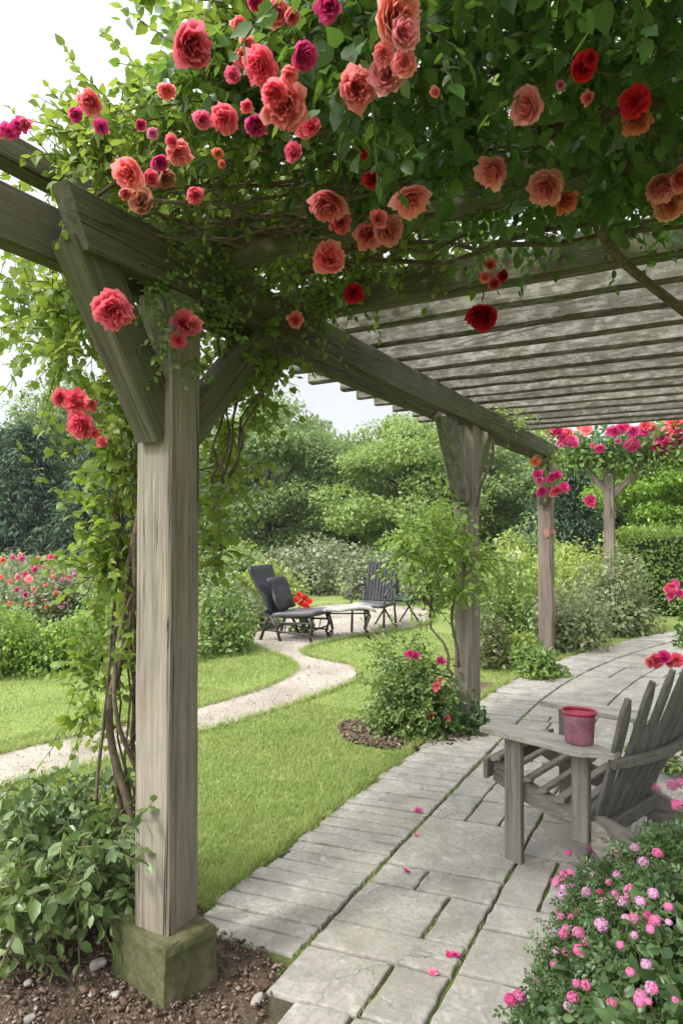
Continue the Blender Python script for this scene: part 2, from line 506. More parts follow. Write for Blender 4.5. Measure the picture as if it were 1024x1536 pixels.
# ------------------------------------------------------------------ flowers
def rose_mesh(name, n=32, seed=0, open_=1., nu=6, nv=6, frill=.05):
    r_ = random.Random(seed)
    V = []; Fc = []; tip = []
    tab = 40
    for i in range(n):
        t = i / (n - 1)
        a0 = i * 2.39996 + r_.uniform(-.35, .35)
        tilt = .06 + 1.18 * t ** .75 * open_ + r_.uniform(-.12, .16)
        L = .70 + .20 * t + r_.uniform(-.06, .07)
        w = .30 + .26 * t + r_.uniform(-.05, .06)
        curl = .25 + .75 * t
        ph, ph2 = r_.uniform(0, 6.28), r_.uniform(0, 6.28)
        RR = [.03 + .05 * t]; ZZ = [-.10 * t]
        for q in range(tab):
            s = (q + .5) / tab
            th = tilt * (1.45 - .95 * s) + curl * max(0, s - .70) ** 1.2 * 2.6
            RR.append(RR[-1] + L / tab * math.sin(th)); ZZ.append(ZZ[-1] + L / tab * math.cos(th))
        o = len(V)
        for v in range(nv + 1):
            for u in range(nu + 1):
                q = -1 + 2 * u / nu
                s = v / nv * (1 - .24 * abs(q) ** 2.4)
                x = s * tab; k = min(tab - 1, int(x)); rr = RR[k] + (RR[k + 1] - RR[k]) * (x - k); z = ZZ[k] + (ZZ[k + 1] - ZZ[k]) * (x - k)
                prof = min(1., .30 + 1.25 * s)
                phi = a0 + max(-1.5, min(1.5, q * w * prof / (rr + .10)))
                e = frill * (v / nv) ** 2.5 * (math.sin(3.6 * q + ph) + .7 * math.sin(8 * q + ph2))
                rad = rr * (1 - .10 * q * q * (1 - t)) + e
                V.append((rad * math.cos(phi), rad * math.sin(phi), z + e * .7)); tip.append(v / nv * (.3 + .7 * t))
        for v in range(nv):
            for u in range(nu):
                bb = o + v * (nu + 1) + u
                Fc.append((bb, bb + 1, bb + nu + 2, bb + nu + 1))
    V = np.array(V); V[:, 2] -= V[:, 2].mean()
    V /= np.percentile(np.linalg.norm(V[:, :2], axis=1), 99)
    me = mesh_np(name, V, np.array(Fc), list(PM.values())[0], True)
    at_ = me.attributes.new('tip', 'FLOAT', 'POINT'); at_.data.foreach_set('value', np.array(tip, dtype=np.float32))
    return me


ROSES = [rose_mesh('rose_bloom_mesh', 46, 1, 1.0), rose_mesh('rose_bloom_mesh', 42, 2, .9, frill=.075), rose_mesh('rose_bloom_mesh', 52, 3, 1.12, frill=.085), rose_mesh('rose_bloom_mesh', 40, 4, .8, frill=.075)]
SMALL = [rose_mesh('small_bloom_mesh', 14, 5, 1.1, 4, 3), rose_mesh('small_bloom_mesh', 12, 6, .95, 4, 3)]


def head_mesh(name, n=26, seed=0):
    """a rounded head of small five-petalled florets"""
    r_ = np.random.default_rng(seed)
    V = []; Fc = []; tip = []
    for i in range(n):
        z = 1 - 1.35 * (i + .5) / n; a = i * 2.39996
        d = np.array((math.sqrt(max(0, 1 - z * z)) * math.cos(a), math.sqrt(max(0, 1 - z * z)) * math.sin(a), z))
        c = d * r_.uniform(.72, 1.0)
        x = unit(np.cross(d, np.array((.2, .3, .9)))); y = np.cross(d, x); r0 = r_.uniform(0, 6)
        for k in range(5):
            b = r0 + k * 1.2566; o = len(V)
            e = x * math.cos(b) + y * math.sin(b); s_ = -x * math.sin(b) + y * math.cos(b)
            for u, w, h in ((0, 0, -.05), (.20, -.13, .03), (.36, 0, .0), (.20, .13, .03)):
                V.append(c + e * u + s_ * w + d * h); tip.append(u / .36)
            Fc += [(o, o + 1, o + 2, o + 3)]
    me = mesh_np(name, np.array(V), np.array(Fc), PM['pink'], False)
    at_ = me.attributes.new('tip', 'FLOAT', 'POINT'); at_.data.foreach_set('value', np.array(tip, dtype=np.float32))
    return me


HEADS = [head_mesh('flower_head_mesh', 26, 1), head_mesh('flower_head_mesh', 20, 2), head_mesh('flower_head_mesh', 32, 3)]


def aim(d, roll=0.):
    return Vector(d).to_track_quat('Z', 'Y') @ Matrix.Rotation(roll, 4, 'Z').to_quaternion()


def bloom(parent, pos, r, colr, meshes=ROSES, face=None, jitter=.6, name='bloom', label=None, stretch=1.):
    me = random.choice(meshes)
    o = bpy.data.objects.new(name, me); col.objects.link(o); o.parent = parent
    pos = np.asarray(pos, dtype=float)
    d = face if face is not None else unit(CAMP - pos) + np.array((0, 0, -.15))
    d = unit(np.asarray(d) + rdir(1)[0] * jitter)
    o.rotation_mode = 'QUATERNION'; o.rotation_quaternion = aim(d, random.uniform(0, 6.28))
    o.location = [float(c) for c in (pos - np.array(parent.location))]
    o.scale = (r, r, r * stretch)
    o.material_slots[0].link = 'OBJECT'; o.material_slots[0].material = PM[colr]
    if label: o['label'] = label
    return o


# ------------------------------------------------------------------ ground materials
def ground_mat(name, stops, s1, s2, b=.4, bd=.01, rough=.95, extra=None):
    m, nt, out = nmat(name)
    tc = N(nt, 'ShaderNodeTexCoord')
    v = tc.outputs['Object']
    n1 = noise(nt, v, s1, 6, .7); n2 = noise(nt, v, s2, 3, .6)
    ad = N(nt, 'ShaderNodeMath', operation='MULTIPLY_ADD'); nt.links.new(n2, ad.inputs[0]); ad.inputs[1].default_value = .5
    hf = N(nt, 'ShaderNodeMath', operation='MULTIPLY'); nt.links.new(n1, hf.inputs[0]); hf.inputs[1].default_value = .5
    nt.links.new(hf.outputs[0], ad.inputs[2])
    c = ramp(nt, ad.outputs[0], stops)
    if extra:
        n3 = noise(nt, v, extra[0], 4, .65); c = mixc(nt, ramp(nt, n3, [(extra[1], 0.), (extra[2], extra[4] if len(extra) > 4 else 1.)]), c, extra[3])
    principled(nt, out, c, rough, bump(nt, n1, b, bd), .12)
    return m


M['lawn'] = ground_mat('lawn_turf', [(.3, (.08, .12, .03)), (.5, (.15, .195, .055)), (.7, (.215, .255, .085))], 60, 2.0, .6, .02)
M['soil'] = ground_mat('brown_soil', [(.3, (.035, .024, .017)), (.5, (.10, .070, .050)), (.72, (.24, .18, .135))], 70, 6, .9, .02)
M['gravel'] = ground_mat('pale_gravel', [(.32, (.15, .125, .10)), (.5, (.27, .24, .20)), (.68, (.38, .345, .295))], 55, 1.6, .5, .01)
M['joint'] = ground_mat('mossy_joint', [(.3, (.028, .023, .016)), (.6, (.085, .07, .045))], 90, 8, .6, .01, extra=(3.0, .45, .56, (.085, .13, .022), .95))
M['stone_moss'] = ground_mat('mossy_footing', [(.32, (.036, .038, .018)), (.5, (.075, .074, .036)), (.70, (.15, .135, .085))], 22, 3.5, .6, .012, extra=(4.5, .47, .66, (.030, .044, .009), .85))
M['pebble'] = plain_mat('pale_pebble', (.16, .145, .125), (.30, .28, .25), 30, .8, .3)
M['chip'] = plain_mat('bark_chip_mix', (.05, .032, .022), (.20, .145, .105), 6, .9, .4)


def stone_mat():
    m, nt, out = nmat('flagstone')
    tc = N(nt, 'ShaderNodeTexCoord'); ge = N(nt, 'ShaderNodeNewGeometry'); v = tc.outputs['Object']
    n1 = noise(nt, v, 5, 7, .68, .4); n2 = noise(nt, v, 60, 5, .7); n3 = noise(nt, v, 1.1, 3, .6)
    c = ramp(nt, n1, [(.27, (.115, .107, .09)), (.5, (.25, .237, .21)), (.74, (.39, .372, .33))])  # stone mottle, its contrast deepened to stand in for shade on the path
    c = mixc(nt, ramp(nt, n2, [(.36, .75), (.56, 0.)]), c, (.13, .125, .11))
    c = mixc(nt, ramp(nt, ge.outputs['Random Per Island'], [(0., 0.), (1., .5)]), c, (.24, .225, .20))
    # warm lichen and green algae stains
    c = mixc(nt, ramp(nt, n3, [(.5, 0.), (.72, .45)]), c, (.24, .225, .15))
    c = mixc(nt, ramp(nt, noise(nt, v, 14, 6, .75), [(.56, 0.), (.70, .6)]), c, (.40, .39, .36))
    c = mixc(nt, ramp(nt, noise(nt, v, 9, 5, .8), [(.58, 0.), (.72, .7)]), c, (.13, .13, .105))
    # a few hairline cracks
    vo = N(nt, 'ShaderNodeTexVoronoi', feature='DISTANCE_TO_EDGE', i_Scale=2.3)
    wv = N(nt, 'ShaderNodeVectorMath', operation='ADD')
    nn = N(nt, 'ShaderNodeTexNoise', i_Scale=7., i_Detail=4.); nt.links.new(v, nn.inputs['Vector'])
    sc = N(nt, 'ShaderNodeVectorMath', operation='SCALE'); sc.inputs['Scale'].default_value = .22; nt.links.new(nn.outputs['Color'], sc.inputs[0])
    nt.links.new(v, wv.inputs[0]); nt.links.new(sc.outputs[0], wv.inputs[1]); nt.links.new(wv.outputs[0], vo.inputs['Vector'])
    ck = ramp(nt, vo.outputs['Distance'], [(.0, .75), (.009, 0.)])
    mk = N(nt, 'ShaderNodeMath', operation='MULTIPLY'); nt.links.new(ck, mk.inputs[0])
    nt.links.new(ramp(nt, noise(nt, v, 1.7, 2, .5), [(.50, 0.), (.60, 1.)]), mk.inputs[1])
    c = mixc(nt, mk.outputs[0], c, (.06, .055, .04))
    hh = N(nt, 'ShaderNodeMath', operation='MULTIPLY_ADD'); nt.links.new(n2, hh.inputs[0]); hh.inputs[1].default_value = .35; nt.links.new(n1, hh.inputs[2])
    principled(nt, out, c, .82, bump(nt, hh.outputs[0], .55, .012), .25)
    return m


M['stone'] = stone_mat()

# ------------------------------------------------------------------ ground
def sheet(name, poly, z, mat, kind='structure'):
    me = mesh_np(name, np.array([(p[0], p[1], z) for p in poly]), [list(range(len(poly)))], mat)
    return tag(obj(name, me), kind=kind)


def inside(P, poly):
    x, y = P[:, 0], P[:, 1]; r = np.zeros(len(P), bool); n = len(poly)
    for i in range(n):
        x0, y0 = poly[i][:2]; x1, y1 = poly[(i + 1) % n][:2]
        c = ((y0 > y) != (y1 > y)) & (x < (x1 - x0) * (y - y0) / (y1 - y0 + 1e-12) + x0)
        r ^= c
    return r


def smooth_poly(pts, k=2):
    for _ in range(k):
        q = []
        for i in range(len(pts)):
            a = np.array(pts[i][:2]); b = np.array(pts[(i + 1) % len(pts)][:2])
            q += [a * .75 + b * .25, a * .25 + b * .75]
        pts = q
    return pts


me = mesh_np('lawn', np.array([(-110, -60, 0), (110, -60, 0), (110, 110, 0), (-110, 110, 0)]), [[0, 1, 2, 3]], M['lawn'])
tag(obj('lawn', me), kind='structure')

GRAV = [onz(*p)[:2] for p in [(0, 1132), (110, 1106), (200, 1087), (300, 1062), (360, 1045), (410, 1028), (443, 1010), (446, 999), (425, 986), (390, 974), (371, 962), (372, 952), (395, 944), (420, 938), (430, 925), (470, 908), (560, 905), (640, 912), (660, 928), (630, 942), (560, 951), (500, 961), (458, 972), (450, 981), (480, 990), (530, 998), (541, 1010), (535, 1022), (500, 1036), (440, 1058), (380, 1078), (300, 1098), (200, 1130), (100, 1160), (0, 1180), (-120, 1225), (-120, 1165)]]
GRAV = smooth_poly(GRAV, 2)
sheet('gravel_path', GRAV, .006, M['gravel'])
SPUR = smooth_poly([(-2.6, 6.0), (-1.5, 6.35), (-1.45, 6.85), (-2.7, 6.6)], 2)
sheet('soil_path', SPUR, .008, M['soil'])


def gx(y):
    return .042 * max(0., y - 5.5) ** 2


# soil bed at the foot of the near post, with its own lumps
def lumpy(name, poly, z0, amp, mat, step=.03, kind='structure'):
    xs = np.array([p[0] for p in poly]); ys = np.array([p[1] for p in poly])
    X = np.arange(xs.min(), xs.max() + step, step); Y = np.arange(ys.min(), ys.max() + step, step)
    gx_, gy_ = np.meshgrid(X, Y); P = np.stack([gx_.ravel(), gy_.ravel(), np.zeros(gx_.size)], 1)
    ins = inside(P, poly)
    h = (np.sin(P[:, 0] * 23 + np.sin(P[:, 1] * 17) * 2) * np.sin(P[:, 1] * 27 + P[:, 0] * 9) * .5 + rng.normal(size=len(P)) * .35) * amp
    P[:, 2] = z0 + h
    nx = len(X); a = (np.arange(len(Y) - 1)[:, None] * nx + np.arange(nx - 1)[None]).ravel()
    Q = np.stack([a, a + 1, a + nx + 1, a + nx], 1)
    Q = Q[ins[Q].all(1)]
    us, inv = np.unique(Q, return_inverse=True)
    return tag(obj(name, mesh_np(name, P[us], inv.reshape(Q.shape), mat, True)), kind=kind)


SOIL = [(-3.6, .6), (-.95, .6), (-1.08, 1.62), (-1.30, 1.86), (-1.34, 2.08), (-1.78, 2.10), (-1.84, 2.22), (-2.35, 2.12), (-2.75, 2.35), (-3.3, 2.2)]
SOIL = smooth_poly(SOIL, 1)
lumpy('soil_bed', SOIL, .014, .010, M['soil'])
MULCH2 = [(-2.02 + .55 * math.cos(a) * (1 + .12 * math.sin(3 * a)), 4.78 + .42 * math.sin(a) + .12 * math.cos(a)) for a in np.linspace(0, 6.28, 30)[:-1]]
lumpy('mulch_ring', MULCH2, .014, .008, M['soil'])
BED = smooth_poly([(-.36, .4), (-.40, 1.6), (-.42, 2.4), (-.44, 2.8), (-.34, 2.98), (.2, 2.98), (1.8, 2.9), (1.8, .4)], 1)
lumpy('flower_bed_soil', BED, .045, .008, M['soil'], .05)

# flagstone path -------------------------------------------------------------
PATH = [(-1.82, 2.05), (-1.34, 2.05), (-1.34, 1.75), (-1.10, 1.5), (-1.10, .2), (1.9, .2), (1.9, 5.5)]
yy = np.arange(5.5, 15.1, .5)
PATH += [(1.9 + gx(y), y) for y in yy] + [(-1.80 + gx(y), y) for y in yy[::-1]]
sheet('path_bedding', PATH, .010, M['joint'])
slabs = []   # x0, x1, y0, y1 before the slight skew of the rows
slabs += [(-1.32, -.975, 2.37, 2.68), (-.955, -.80, 2.37, 2.68), (-1.32, -.80, 2.19, 2.352), (-1.32, -1.13, 2.70, 2.868), (-1.112, -.80, 2.70, 2.868),
          (-1.32, -.80, 2.888, 3.44), (-1.32, -1.005, 1.90, 2.172), (-.985, -.80, 1.90, 2.172), (-1.20, -1.02, 1.62, 1.882), (-1.0, -.80, 1.62, 1.882), (-1.02, -.80, 1.30, 1.60),
          (-.78, -.47, 2.225, 2.50), (-.78, -.47, 2.52, 2.695), (-.78, -.625, 2.715, 3.165), (-.605, -.30, 2.715, 3.165), (-.78, -.50, 1.85, 2.205), (-.48, -.2, 1.85, 2.205), (-.78, -.4, 1.3, 1.83),
          (-.45, -.1, 2.225, 2.695),
          (-1.32, -1.15, 3.46, 3.78), (-1.13, -.975, 3.46, 3.74), (-.955, -.80, 3.46, 3.74), (-1.32, -1.15, 3.80, 4.10), (-1.13, -.80, 3.76, 4.10)]
def fill(x0, x1, y, yend):
    while y < yend:
        h = random.choice([.17, .26, .3, .42, .52]); y1 = min(y + h, yend + .2)
        k = random.choice([1, 2, 2, 3]) if h < .45 else random.choice([1, 2])
        cuts = [x0] + sorted(x0 + (x1 - x0) * (i + random.uniform(-.15, .15)) / k for i in range(1, k)) + [x1]
        for a, b in zip(cuts[:-1], cuts[1:]): slabs.append((a + .01, b - .01, y + .01, y1 - .01))
        y = y1
fill(-1.33, -.79, 4.11, 14.6)
fill(-.79, -.28, 3.17, 14.6)
for k in range(4): fill(-.28 + k * .52, .24 + k * .52, 2.95 + random.uniform(0, .3), 14.6)
y = 2.10
hdr = []
while y < 14.6:
    h = random.uniform(.088, .125)
    hdr.append((-1.80 + random.uniform(-.03, .02), -1.345, y + .004, y + h - .004)); y += h
MBs = MB()
def slab(x0, x1, y0, y1, z):
    if y0 > 6: nseg = 2
    else: nseg = 6
    per = []
    for (a, b) in (((x0, y0), (x1, y0)), ((x1, y0), (x1, y1)), ((x1, y1), (x0, y1)), ((x0, y1), (x0, y0))):
        for k in range(nseg):
            t = k / nseg
            j = .0045 if k else .003
            per.append((a[0] + (b[0] - a[0]) * t + random.uniform(-j, j), a[1] + (b[1] - a[1]) * t + random.uniform(-j, j)))
    n = len(per); cx, cy = (x0 + x1) / 2, (y0 + y1) / 2
    tx, ty = random.uniform(-.006, .006), random.uniform(-.006, .006)
    dz = random.uniform(-.003, .004)
    vs = []
    for ins_, z_ in ((0, -.03), (.0005, .010), (.003, .0168), (.009, .019)):
        for px_, py_ in per:
            dx, dy = cx - px_, cy - py_
            X = px_ + math.copysign(min(ins_, abs(dx)), dx); Y = py_ + math.copysign(min(ins_, abs(dy)), dy)
            Ys = Y + .15 * (X + 1.34)
            vs.append((X + gx(Ys), Ys, z + z_ + dz + tx * (X - cx) + ty * (Y - cy) + (random.uniform(-.0012, .0012) if z_ > .01 else 0)))
    fs = []
    for k in range(3):
        for i in range(n):
            j = (i + 1) % n; fs.append([k*n+i, k*n+j, k*n+n+j, k*n+n+i])
    vs.append((cx + gx(cy + .15 * (cx + 1.34)), cy + .15 * (cx + 1.34), z + .0195 + dz))
    for i in range(n): fs.append([3*n+i, 3*n+(i+1) % n, 4*n])
    MBs.add(vs, fs)
for s in slabs: slab(s[0] - .004, s[1] + .004, s[2] - .004, s[3] + .004, .008)
for s in hdr: slab(*s, .008)
tag(MBs.build('flagstone_path', M['stone']), kind='structure')

# grass blades ----------------------------------------------------------------
def blades(P, h, w):
    n = len(P)
    a = rng.uniform(0, 6.28, n); lean = rng.uniform(.1, .75, n); b = rng.uniform(0, 6.28, n)
    s = np.stack([np.cos(a), np.sin(a), np.zeros(n)], 1) * (w / 2)[:, None]
    d = np.stack([np.cos(b) * lean, np.sin(b) * lean, np.ones(n)], 1) * h[:, None]
    mid = P + d * .55; tip_ = P + d + np.stack([np.cos(b), np.sin(b), -.6 * np.ones(n)], 1) * (lean * h * .45)[:, None]
    V = np.stack([P - s, P + s, mid + s * .7, mid - s * .7, tip_], 1).reshape(-1, 3)
    o = (np.arange(n) * 5)[:, None]
    Fc = np.concatenate([o + np.array([[0, 1, 2]]), o + np.array([[0, 2, 3]]), o + np.array([[3, 2, 4]])])
    return V, Fc


def lawn_pts(n, x0, x1, y0, y1):
    P = np.stack([rng.uniform(x0, x1, n), rng.uniform(y0, y1, n), np.zeros(n)], 1)
    keep = ~inside(P, GRAV) & ~inside(P, SOIL) & ~inside(P, SPUR)
    keep &= ~(inside(P, MULCH2) & (rng.uniform(size=n) < .93))
    edge = -1.83 + np.array([gx(v) for v in P[:, 1]]) + .025 * np.sin(P[:, 1] * 9) + rng.normal(size=n) * .02
    keep &= P[:, 0] < edge
    bare = np.sin(P[:, 0] * 2.1 + 1) * np.sin(P[:, 1] * 1.7 + P[:, 0]) + rng.normal(size=n) * .35
    keep &= bare < 1.15
    return P[keep]


def grass_mat():
    m, nt, out = nmat('grass_blade')
    ge = N(nt, 'ShaderNodeNewGeometry'); tc = N(nt, 'ShaderNodeTexCoord'); v = tc.outputs['Object']
    c = ramp(nt, ge.outputs['Random Per Island'], [(0., (.16, .235, .055)), (.55, (.245, .325, .09)), (.88, (.31, .37, .125)), (1., (.44, .42, .23))])
    c = mixc(nt, ramp(nt, noise(nt, v, 1.3, 4, .6), [(.42, 0.), (.66, .7)]), c, (.34, .375, .14))
    c = mixc(nt, ramp(nt, noise(nt, v, 4.5, 3, .6), [(.50, 0.), (.72, .6)]), c, (.135, .215, .05))
    p = N(nt, 'ShaderNodeBsdfPrincipled'); nt.links.new(c, p.inputs['Base Color']); p.inputs['Roughness'].default_value = .5; p.inputs['Specular IOR Level'].default_value = .25
    t = N(nt, 'ShaderNodeBsdfTranslucent'); nt.links.new(mixc(nt, .5, c, (.44, .54, .14)), t.inputs['Color'])
    mx = N(nt, 'ShaderNodeMixShader'); mx.inputs[0].default_value = .4
    nt.links.new(p.outputs[0], mx.inputs[1]); nt.links.new(t.outputs[0], mx.inputs[2]); nt.links.new(mx.outputs[0], out.inputs[0])
    return m


LM['grass'] = grass_mat()
Ps = [lawn_pts(95000, -4.6, -1.75, 2.05, 5.2), lawn_pts(42000, -6.5, -1.4, 5.2, 9.5), lawn_pts(52000, -9.5, -4.2, 2.2, 7.5), lawn_pts(9000, -6, -2.6, 1.6, 3.2)]
P = np.concatenate(Ps)
dist = np.linalg.norm(P[:, :2], axis=1)
V, Fc = blades(P, rng.uniform(.018, .042, len(P)) * (1 + .25 * np.sin(P[:, 0] * 3) * np.sin(P[:, 1] * 4)), .0028 + .0011 * np.clip(dist - 2, 0, 6))
allV = [V]; allF = [Fc]; off = len(V)
# longer fringe along the lawn's edges
ed = []
for poly in (GRAV,):
    for i in range(len(poly)):
        a, b = np.array(poly[i]), np.array(poly[(i + 1) % len(poly)]); L_ = np.linalg.norm(b - a)
        k = int(L_ * 420)
        t = rng.uniform(size=(k, 1)); q = a + (b - a) * t + rng.normal(size=(k, 2)) * .018
        ed.append(np.concatenate([q, np.zeros((k, 1))], 1))
k = 5200; y_ = rng.uniform(2.15, 9.0, k)
ed.append(np.stack([-1.835 + np.array([gx(v) for v in y_]) + rng.normal(size=k) * .02 - .02 * np.abs(rng.normal(size=k)), y_, np.zeros(k)], 1))
E_ = np.concatenate(ed); E_ = E_[~inside(E_, SOIL)]
V, Fc = blades(E_, rng.uniform(.04, .085, len(E_)), np.full(len(E_), .006)); allV.append(V); allF.append(Fc + off); off += len(V)
# tufts in the joints of the path
jt = []
for (x, y0, y1, dens) in ((-1.333, 2.1, 7, 260), (-.79, 1.9, 3.4, 260), (-.79, 3.4, 7, 60), (-.965, 2.36, 2.7, 260), (-1.12, 3.46, 4.1, 120), (-.995, 1.9, 2.18, 120), (-1.12, 2.7, 2.87, 200)):
    k = int((y1 - y0) * dens * 1.5); yv = rng.uniform(y0, y1, k)
    kp = np.sin(yv * 11 + x * 7) + rng.normal(size=k) * .4 > .35
    jt.append(np.stack([x + rng.normal(size=k) * .009, yv + .15 * (x + 1.34), np.full(k, .012)], 1)[kp])
for s in hdr:
    if s[2] > 5: break
    k = random.choice([0, 0, 8, 22, 40]); xc = random.uniform(-1.75, -1.4)
    xv = xc + rng.normal(size=k) * .05
    jt.append(np.stack([xv, s[2] - .006 + rng.normal(size=k) * .006 + .15 * (xv + 1.34), np.full(k, .012)], 1))
J_ = np.concatenate(jt)
V, Fc = blades(J_, rng.uniform(.010, .026, len(J_)), np.full(len(J_), .004)); allV.append(V); allF.append(Fc + off)
me = mesh_np('grass', np.concatenate(allV), np.concatenate(allF), LM['grass'])
tag(obj('grass', me), 'short mown green grass of the lawn and tufts in the path joints', 'grass', kind='stuff')

# bark chips on the soil
def chips(name, poly, n, size, mat, label):
    b = np.array(poly); P = np.stack([rng.uniform(b[:, 0].min(), b[:, 0].max(), n), rng.uniform(b[:, 1].min(), b[:, 1].max(), n), np.full(n, .022)], 1)
    P = P[inside(P, poly)]; n = len(P)
    P[:, 2] += rng.uniform(0, .012, n)
    s = size * rng.lognormal(0, .45, n)
    D = rdir(n); D[:, 2] *= .35; D = unit(D); B = unit(np.cross(rdir(n) * .4 + UP, D)); U = np.cross(D, B)
    box = np.array([(x, y, z) for x in (-.5, .5) for y in (-.5, .5) for z in (-.5, .5)])
    ex = np.stack([s, s * rng.uniform(.3, .8, n), s * rng.uniform(.12, .4, n)], 1)
    jb = box[None] * (1 + rng.uniform(-.35, .35, (n, 8, 3)))
    V = P[:, None] + (jb[:, :, 0:1] * ex[:, None, 0:1]) * D[:, None] + (jb[:, :, 1:2] * ex[:, None, 1:2]) * B[:, None] + (jb[:, :, 2:3] * ex[:, None, 2:3]) * U[:, None]
    q = np.array([(0, 1, 3, 2), (4, 6, 7, 5), (0, 4, 5, 1), (2, 3, 7, 6), (0, 2, 6, 4), (1, 5, 7, 3)])
    Fc = (q[None] + (np.arange(n) * 8)[:, None, None]).reshape(-1, 4)
    return tag(obj(name, mesh_np(name, V.reshape(-1, 3), Fc, mat)), label, 'mulch', kind='stuff')


def grit_mat():
    m, nt, out = nmat('gravel_grit')
    ge = N(nt, 'ShaderNodeNewGeometry')
    c = ramp(nt, ge.outputs['Random Per Island'], [(0., (.16, .14, .115)), (.5, (.28, .25, .21)), (1., (.42, .39, .345))])
    principled(nt, out, c, .9, None, .15)
    return m


def chip_mat():
    m, nt, out = nmat('bark_chip')
    ge = N(nt, 'ShaderNodeNewGeometry')
    c = ramp(nt, ge.outputs['Random Per Island'], [(0., (.04, .026, .018)), (.5, (.115, .078, .055)), (.90, (.17, .125, .095)), (.97, (.24, .20, .165)), (1., (.33, .29, .25))])
    principled(nt, out, c, .9, None, .15)
    return m


M['chips'] = chip_mat()
chips('bark_mulch', SOIL, 17000, .0095, M['chips'], 'loose brown bark mulch round the near post footing')
chips('bark_mulch', MULCH2, 1500, .016, M['chips'], 'brown bark mulch ringed round the rose bush in the lawn')

go = chips('gravel', GRAV, 40000, .0065, grit_mat(), 'fine pale grit strewn over the winding gravel path')
go['category'] = 'gravel'
# a few pale stones lying in the mulch
def pebble(px, py, s, label):
    p = onz(px, py, .03); m = MB()
    m.cushion((s, s * .75, s * .55), s * .24, 5, lambda q: q * (1 + .18 * math.sin(q.x * 90 + px) * math.cos(q.y * 70 + py)))
    o = m.build('stone', M['pebble'], None, smooth=True); o.location = p; o.rotation_euler = (random.uniform(-.4, .4), random.uniform(-.4, .4), random.uniform(0, 3))
    tag(o, label, 'stone', 'pale stones in the mulch')
for a in ((148, 1446, .058, 'pale grey stone in the mulch touching the ivy leaf by the footing'), (43, 1474, .034, 'small round pale stone in mulch under the leafy shrub'), (47, 1527, .036, 'pale stone lying nearest the bottom corner of the mulch'), (172, 1492, .034, 'flat grey stone in mulch against the base of the mossy footing'), (386, 1500, .045, 'flat weathered stone half sunk in soil between footing and path')):
    pebble(*a)

# ------------------------------------------------------------------ pergola
perg = empty('pergola', (-1.68, 5.2, 0), 'weathered grey timber pergola with slatted roof carrying climbing roses', 'pergola')
PX = -1.68
timber('post', (PX, 1.80, .215), (PX, 1.80, 2.42), .157, .157, M['post'], perg, up=(0, 1, 0), segs=14)
timber('post', (-1.70, 5.27, -.05), (-1.70, 5.27, 2.42), .165, .165, M['post'], perg, up=(0, 1, 0))
timber('post', (-1.72, 8.47, -.05), (-1.72, 8.47, 2.42), .165, .165, M['post_far'], perg, up=(0, 1, 0))
for y in (1.8, 5.27, 8.47): timber('post', (2.3, y, -.05), (2.3, y, 2.42), .157, .157, M['post'], perg, up=(0, 1, 0))
# braces from post to beam
timber('brace', (-1.68, 1.755, 1.93), (-1.68, 1.395, 2.50), .15, .105, M['beam'], perg, up=(1, 0, 0))
timber('brace', (-1.68, 1.86, 1.93), (-1.68, 2.36, 2.44), .12, .10, M['beam'], perg, up=(1, 0, 0))
kn = timber('brace', (-1.70, 5.16, 1.83), (-1.70, 4.74, 2.46), .155, .12, M['lichen_post'], perg, up=(1, 0, 0))
kn['label'] = 'dark lichen covered brace'
timber('brace', (-1.70, 5.36, 1.86), (-1.70, 5.85, 2.44), .10, .09, M['beam'], perg, up=(1, 0, 0))
timber('brace', (-1.72, 8.38, 1.9), (-1.72, 8.0, 2.44), .12, .10, M['post_far'], perg, up=(1, 0, 0))
bl = MB(); bl.bar((-1.715, 8.379, 1.50), (-1.60, 8.379, 1.56), .02, .09); rp = bl.build('repair_block', plain_mat('red_brown_block', (.22, .09, .06), (.36, .17, .12), 20), perg, world=True)
# twin beams; the inner one has a slanted end
def beam(x, y0, y1, z0, z1, w, mat, slant=0.):
    o = timber('beam', (x, y0, (z0 + z1) / 2), (x, y1, (z0 + z1) / 2), w, z1 - z0, mat, perg, segs=26)
    if slant:
        for v in o.data.vertices:
            if v.co.x < .02 : v.co.x -= slant * (v.co.z / (z1 - z0))
    return o
beam(-1.632, 1.33, 8.9, 2.425, 2.60, .072, M['beam'], .08)
beam(-1.80, .35, 8.8, 2.425, 2.60, .072, M['beam'])
beam(2.22, .6, 8.8, 2.425, 2.60, .07, M['beam'])
beam(2.38, .6, 8.8, 2.425, 2.60, .07, M['beam'])
for y, x0 in ((2.03, -2.0), (2.73, -2.1)):
    timber('rafter', (x0, y, 2.672), (2.7, y, 2.672), .085, .150, M['beam'], perg)
timber('purlin', (-1.95, .2, 2.80), (-1.95, 2.75, 2.80), .085, .095, M['beam'], perg)
y = 3.05; i = 0
while y < 7.15:
    x0 = -2.40 + random.uniform(-.05, .06)
    timber('slat', (x0, y, 2.672 + random.uniform(-.003, .003)), (2.75, y + random.uniform(-.008, .008), 2.672 + random.uniform(-.004, .004)), 0.070, .126 + random.uniform(-.006, .004), M['slat'], perg, up=(0, random.uniform(-.09, .09), 1), jit=.0035, ch=.011)
    y += .335 + random.uniform(-.015, .015); i += 1

